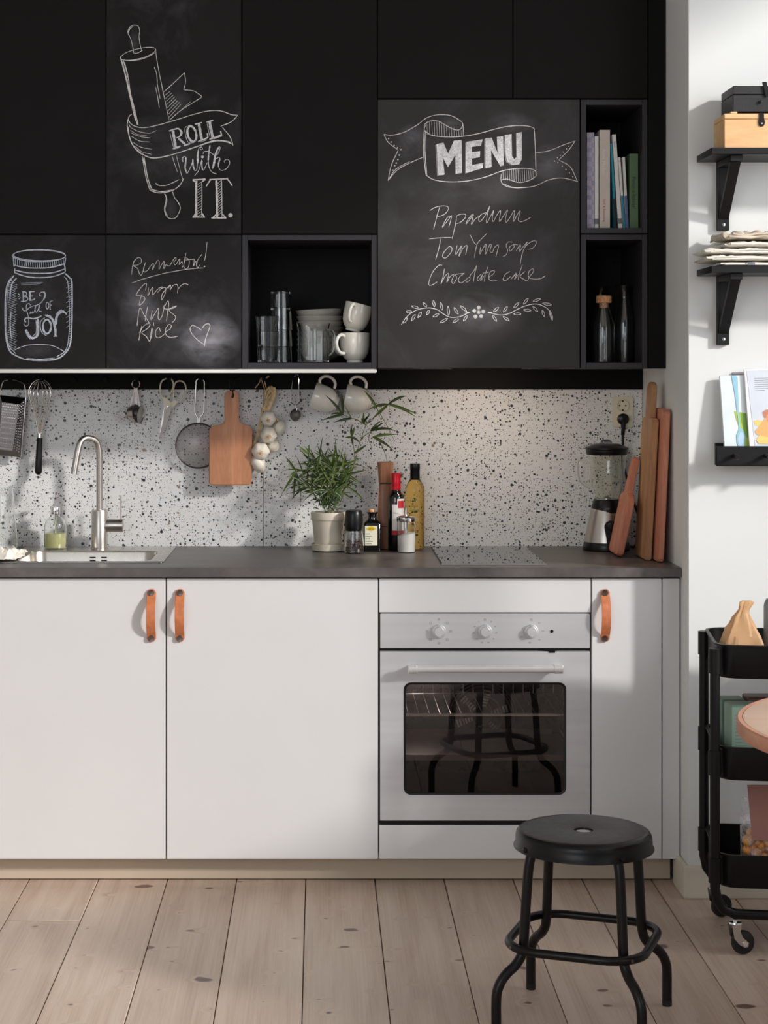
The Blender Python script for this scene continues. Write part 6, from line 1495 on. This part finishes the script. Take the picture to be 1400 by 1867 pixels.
def caster(x, yy, spin):
    t = obj('caster', MB().lathe([(0,.0895),(.006,.0895),(.006,.084),(.017,.083),(.018,.079),(.012,.076),(0,.076)], (x, yy, 0), 20), M['chrome'], tr)
    R_ = Matrix.Translation((x, yy, 0)) @ Matrix.Rotation(spin, 4, 'Z')
    for s_ in (-1, 1):
        mb = MB(); p = [(-.014,.078),(.010,.078),(.008,.060),(.014,.046),(.030,.032),(.028,.022),(.020,.020),(.006,.028),(-.008,.044)]
        mb.loft([[Vector((a, s_*.0155, b_)) for a, b_ in p], [Vector((a, s_*.0135, b_)) for a, b_ in p]]); mb.xf(R_)
        obj('fork', mb, M['steel'], t)
    mb = MB().lathe([(.0,-.009),(.024,-.009),(.0285,-.007),(.030,0),(.0285,.007),(.024,.009),(0,.009)], (0,0,0), 28, Matrix.Rotation(PI/2, 4, 'X')); mb.xf(R_ @ Matrix.Translation((.020,0,.0303)))
    obj('wheel', mb, M['rubber'], t)
    obj('axle', MB().cyl((.020,-.018,.0303), (.020,.018,.0303), .006, None, 14).xf(R_), M['chrome'], t)
caster(1.066, TY0+.006, .3); caster(1.045, TY1-.006, .5); caster(TX1-.06, TY0+.006, .8); caster(TX1-.06, TY1-.006, 2.2)
tr.rotation_euler = (0, 0, math.radians(-7)); tr.location = (1.225, -1.079, 0)
# kraft bag on the top tray
zt0 = .6950
def sack():
    n = 40; cx_, cy_ = X_(1352, -1.1), -1.10; lp = []
    rows = [(0,.052,.034),(.004,.056,.038),(.03,.057,.038),(.05,.055,.036),(.07,.050,.033),(.09,.043,.029),(.108,.035,.025),(.123,.027,.021),(.136,.020,.017),(.147,.015,.013),(.157,.013,.010),(.166,.015,.009),(.174,.016,.007),(.179,.010,.004)]
    for k, (z, a, b) in enumerate(rows):
        t_ = z/.179; l = []
        for j in range(n):
            th = 2*PI*j/n; fx = math.copysign(abs(math.cos(th))**.6, math.cos(th)); fy = math.copysign(abs(math.sin(th))**.6, math.sin(th))
            cr_ = 1+.30*t_*(abs(math.sin(2.5*th+k*.16))-.5)+.22*t_*(abs(math.sin(3.5*th+1.7-k*.1))-.5)
            nz = 1+.22*NZ.noise(Vector((math.cos(th)*2.2, math.sin(th)*2.2+z*30, z*26)))*min(1, z*22)
            l.append(Vector((cx_+a*fx*cr_*nz+.002*t_+.012*max(0, t_-.8)/.2*(1 if t_ > .8 else 0), cy_+b*fy*cr_*nz, zt0+z)))
        lp.append(l)
    return MB().loft(lp)
obj('paper_bag', sack(), M['kraft'], None, ang=16, label='brown kraft paper bag with twisted top in the top tray', cat='bag')
x = X_(1410, -1.05)
obj('steel_canister', MB().lathe([(0,zt0),(.024,zt0),(.025,zt0+.002),(.025,zt0+.16),(.023,zt0+.168),(.018,zt0+.178),(0,zt0+.18)], (x, -1.05, 0), 28), pm('grey_can', (150,152,154), .35, metal=.4), None, label='tall grey canister at the right edge of the top tray', cat='canister')
# middle tray boxes
zm = .4390
def carton(label, px0, px1, pytop, yf_, d, m, yaw=.0, lines=True, mark=None):
    t = thing('tea_box', label, 'box', (0,0,0), local=True); s2 = S(yf_); w_ = (px1-px0)/s2; h = Z_(pytop, yf_)-zm
    body = MB().loft([rect for rect in [[Vector((x, y_, z)) for x, y_ in ((0,0),(w_,0),(w_,d),(0,d))] for z in (0, h-.004)]]+[[Vector((x, y_, h)) for x, y_ in ((.003,.006),(w_-.003,.006),(w_-.003,d-.004),(.003,d-.004))]])
    obj('carton', body, M[m], t, bevel=.0008, seg=1)
    if mark: obj('mark', MB().box(w_*mark[0], w_*mark[1], -.0006, -.0001, h*mark[2], h*mark[3]), M['ink'], t)
    if lines:
        mb = MB()
        for i in range(12): mb.box(w_*.12, w_*(.35+.25*random.random()), -.0005, -.0001, h*(.85-.05*i), h*(.85-.05*i)+.0010)
        obj('printed_text', mb, M['ink_grey'], t, smooth=False)
    t.location = (X_(px0, yf_), yf_, zm+.0003); t.rotation_euler = (0, 0, yaw); return t
carton('dark sage green carton at the back left of the middle tray', 1316, 1360, 1276, -1.03, .07, 'tea_green', .0, True, (.14,.36,.74,.80))
carton('pale sage green carton standing in front in the middle tray', 1334, 1388, 1287, -1.14, .07, 'tea_green2', .06)
carton('dark brown wrapped pack at the back of the middle tray', 1364, 1425, 1272, -1.02, .07, 'brown_pack', .0, False)
# pasta bag in the bottom tray
zp = .1690
pb2 = thing('pasta_bag', 'clear bag of shell pasta with a pinkish card, in the bottom tray', 'bag', (X_(1385,-1.1), -1.10, zp))
px0_ = X_(1350, -1.1)
obj('film', MB().loft([[Vector((px0_+a_*wv+(.003*NZ.noise(Vector((th*3, z*30, 1)))), -1.10+b_, zp+z)) for th, a_, b_ in [(2*PI*j/24, .5+.5*math.copysign(abs(math.cos(2*PI*j/24))**.5, math.cos(2*PI*j/24)), .034*math.sin(2*PI*j/24)*dd) for j in range(24)]] for z, wv, dd in ((0,.12,.8),(.006,.122,1),(.10,.120,.95),(.14,.112,.7),(.175,.104,.4),(.20,.10,.12))]), M['bag_plastic'], pb2)
mb = MB(); random.seed(5)
for i in range(120):
    x = px0_+.012+random.random()*.095; yy = -1.10+random.uniform(-.020, .020); z = zp+.013+random.random()*.095
    R_ = Matrix.Rotation(random.uniform(0, 6), 4, 'Z') @ Matrix.Rotation(random.uniform(0, 6), 4, 'X')
    mb.lathe([(.002,-.011),(.0085,-.006),(.0105,.001),(.007,.0085),(.003,.012),(.0015,.0105),(.0075,.001),(.006,-.004),(.002,-.011)], (x, yy, z), 9, R_)
obj('pasta_shells', mb, M['pasta'], pb2, kind='stuff', ang=60)
a = Vector((X_(1371,-1.135), -1.138, zp+.098))
obj('card', MB().loft([[a+Vector(p) for p in ((0,0,0),(.1,0,0),(.1,.030,.135),(-.006,.030,.135))], [a+Vector(p) for p in ((0,.001,0),(.1,.001,0),(.1,.031,.135),(-.006,.031,.135))]]), M['pinkcard'], pb2)
# ---------------------------------------------------------------- round table at the right edge
TR = .45; tx, ty = 1.313, -2.06; zt = .740
tb = thing('round_table', 'round light wooden table with a grooved rim at the right edge', 'table', (tx, ty, 0))
obj('tabletop', MB().lathe([(0,zt-.006),(TR-.013,zt-.006),(TR-.013,zt-.0006),(TR-.014,zt),(0,zt)], (tx, ty, 0), 96), M['table_wood'], tb)
obj('table_rim', MB().lathe([(TR-.0115,zt-.031),(TR-.002,zt-.031),(TR,zt-.028),(TR,zt-.003),(TR-.003,zt),(TR-.0115,zt),(TR-.0115,zt-.031)], (tx, ty, 0), 96), M['table_edge'], tb)
obj('underside', MB().lathe([(0,zt-.028),(TR-.013,zt-.028),(TR-.013,zt-.0065),(0,zt-.0065)], (tx, ty, 0), 64), M['table_edge'], tb)
obj('pedestal', MB().lathe([(0,.001),(.24,.001),(.24,.012),(.22,.018),(.05,.03),(.032,.06),(.030,.66),(.05,.70),(.12,zt-.0285),(0,zt-.0285)], (tx, ty, 0), 40), M['cart_black'], tb)
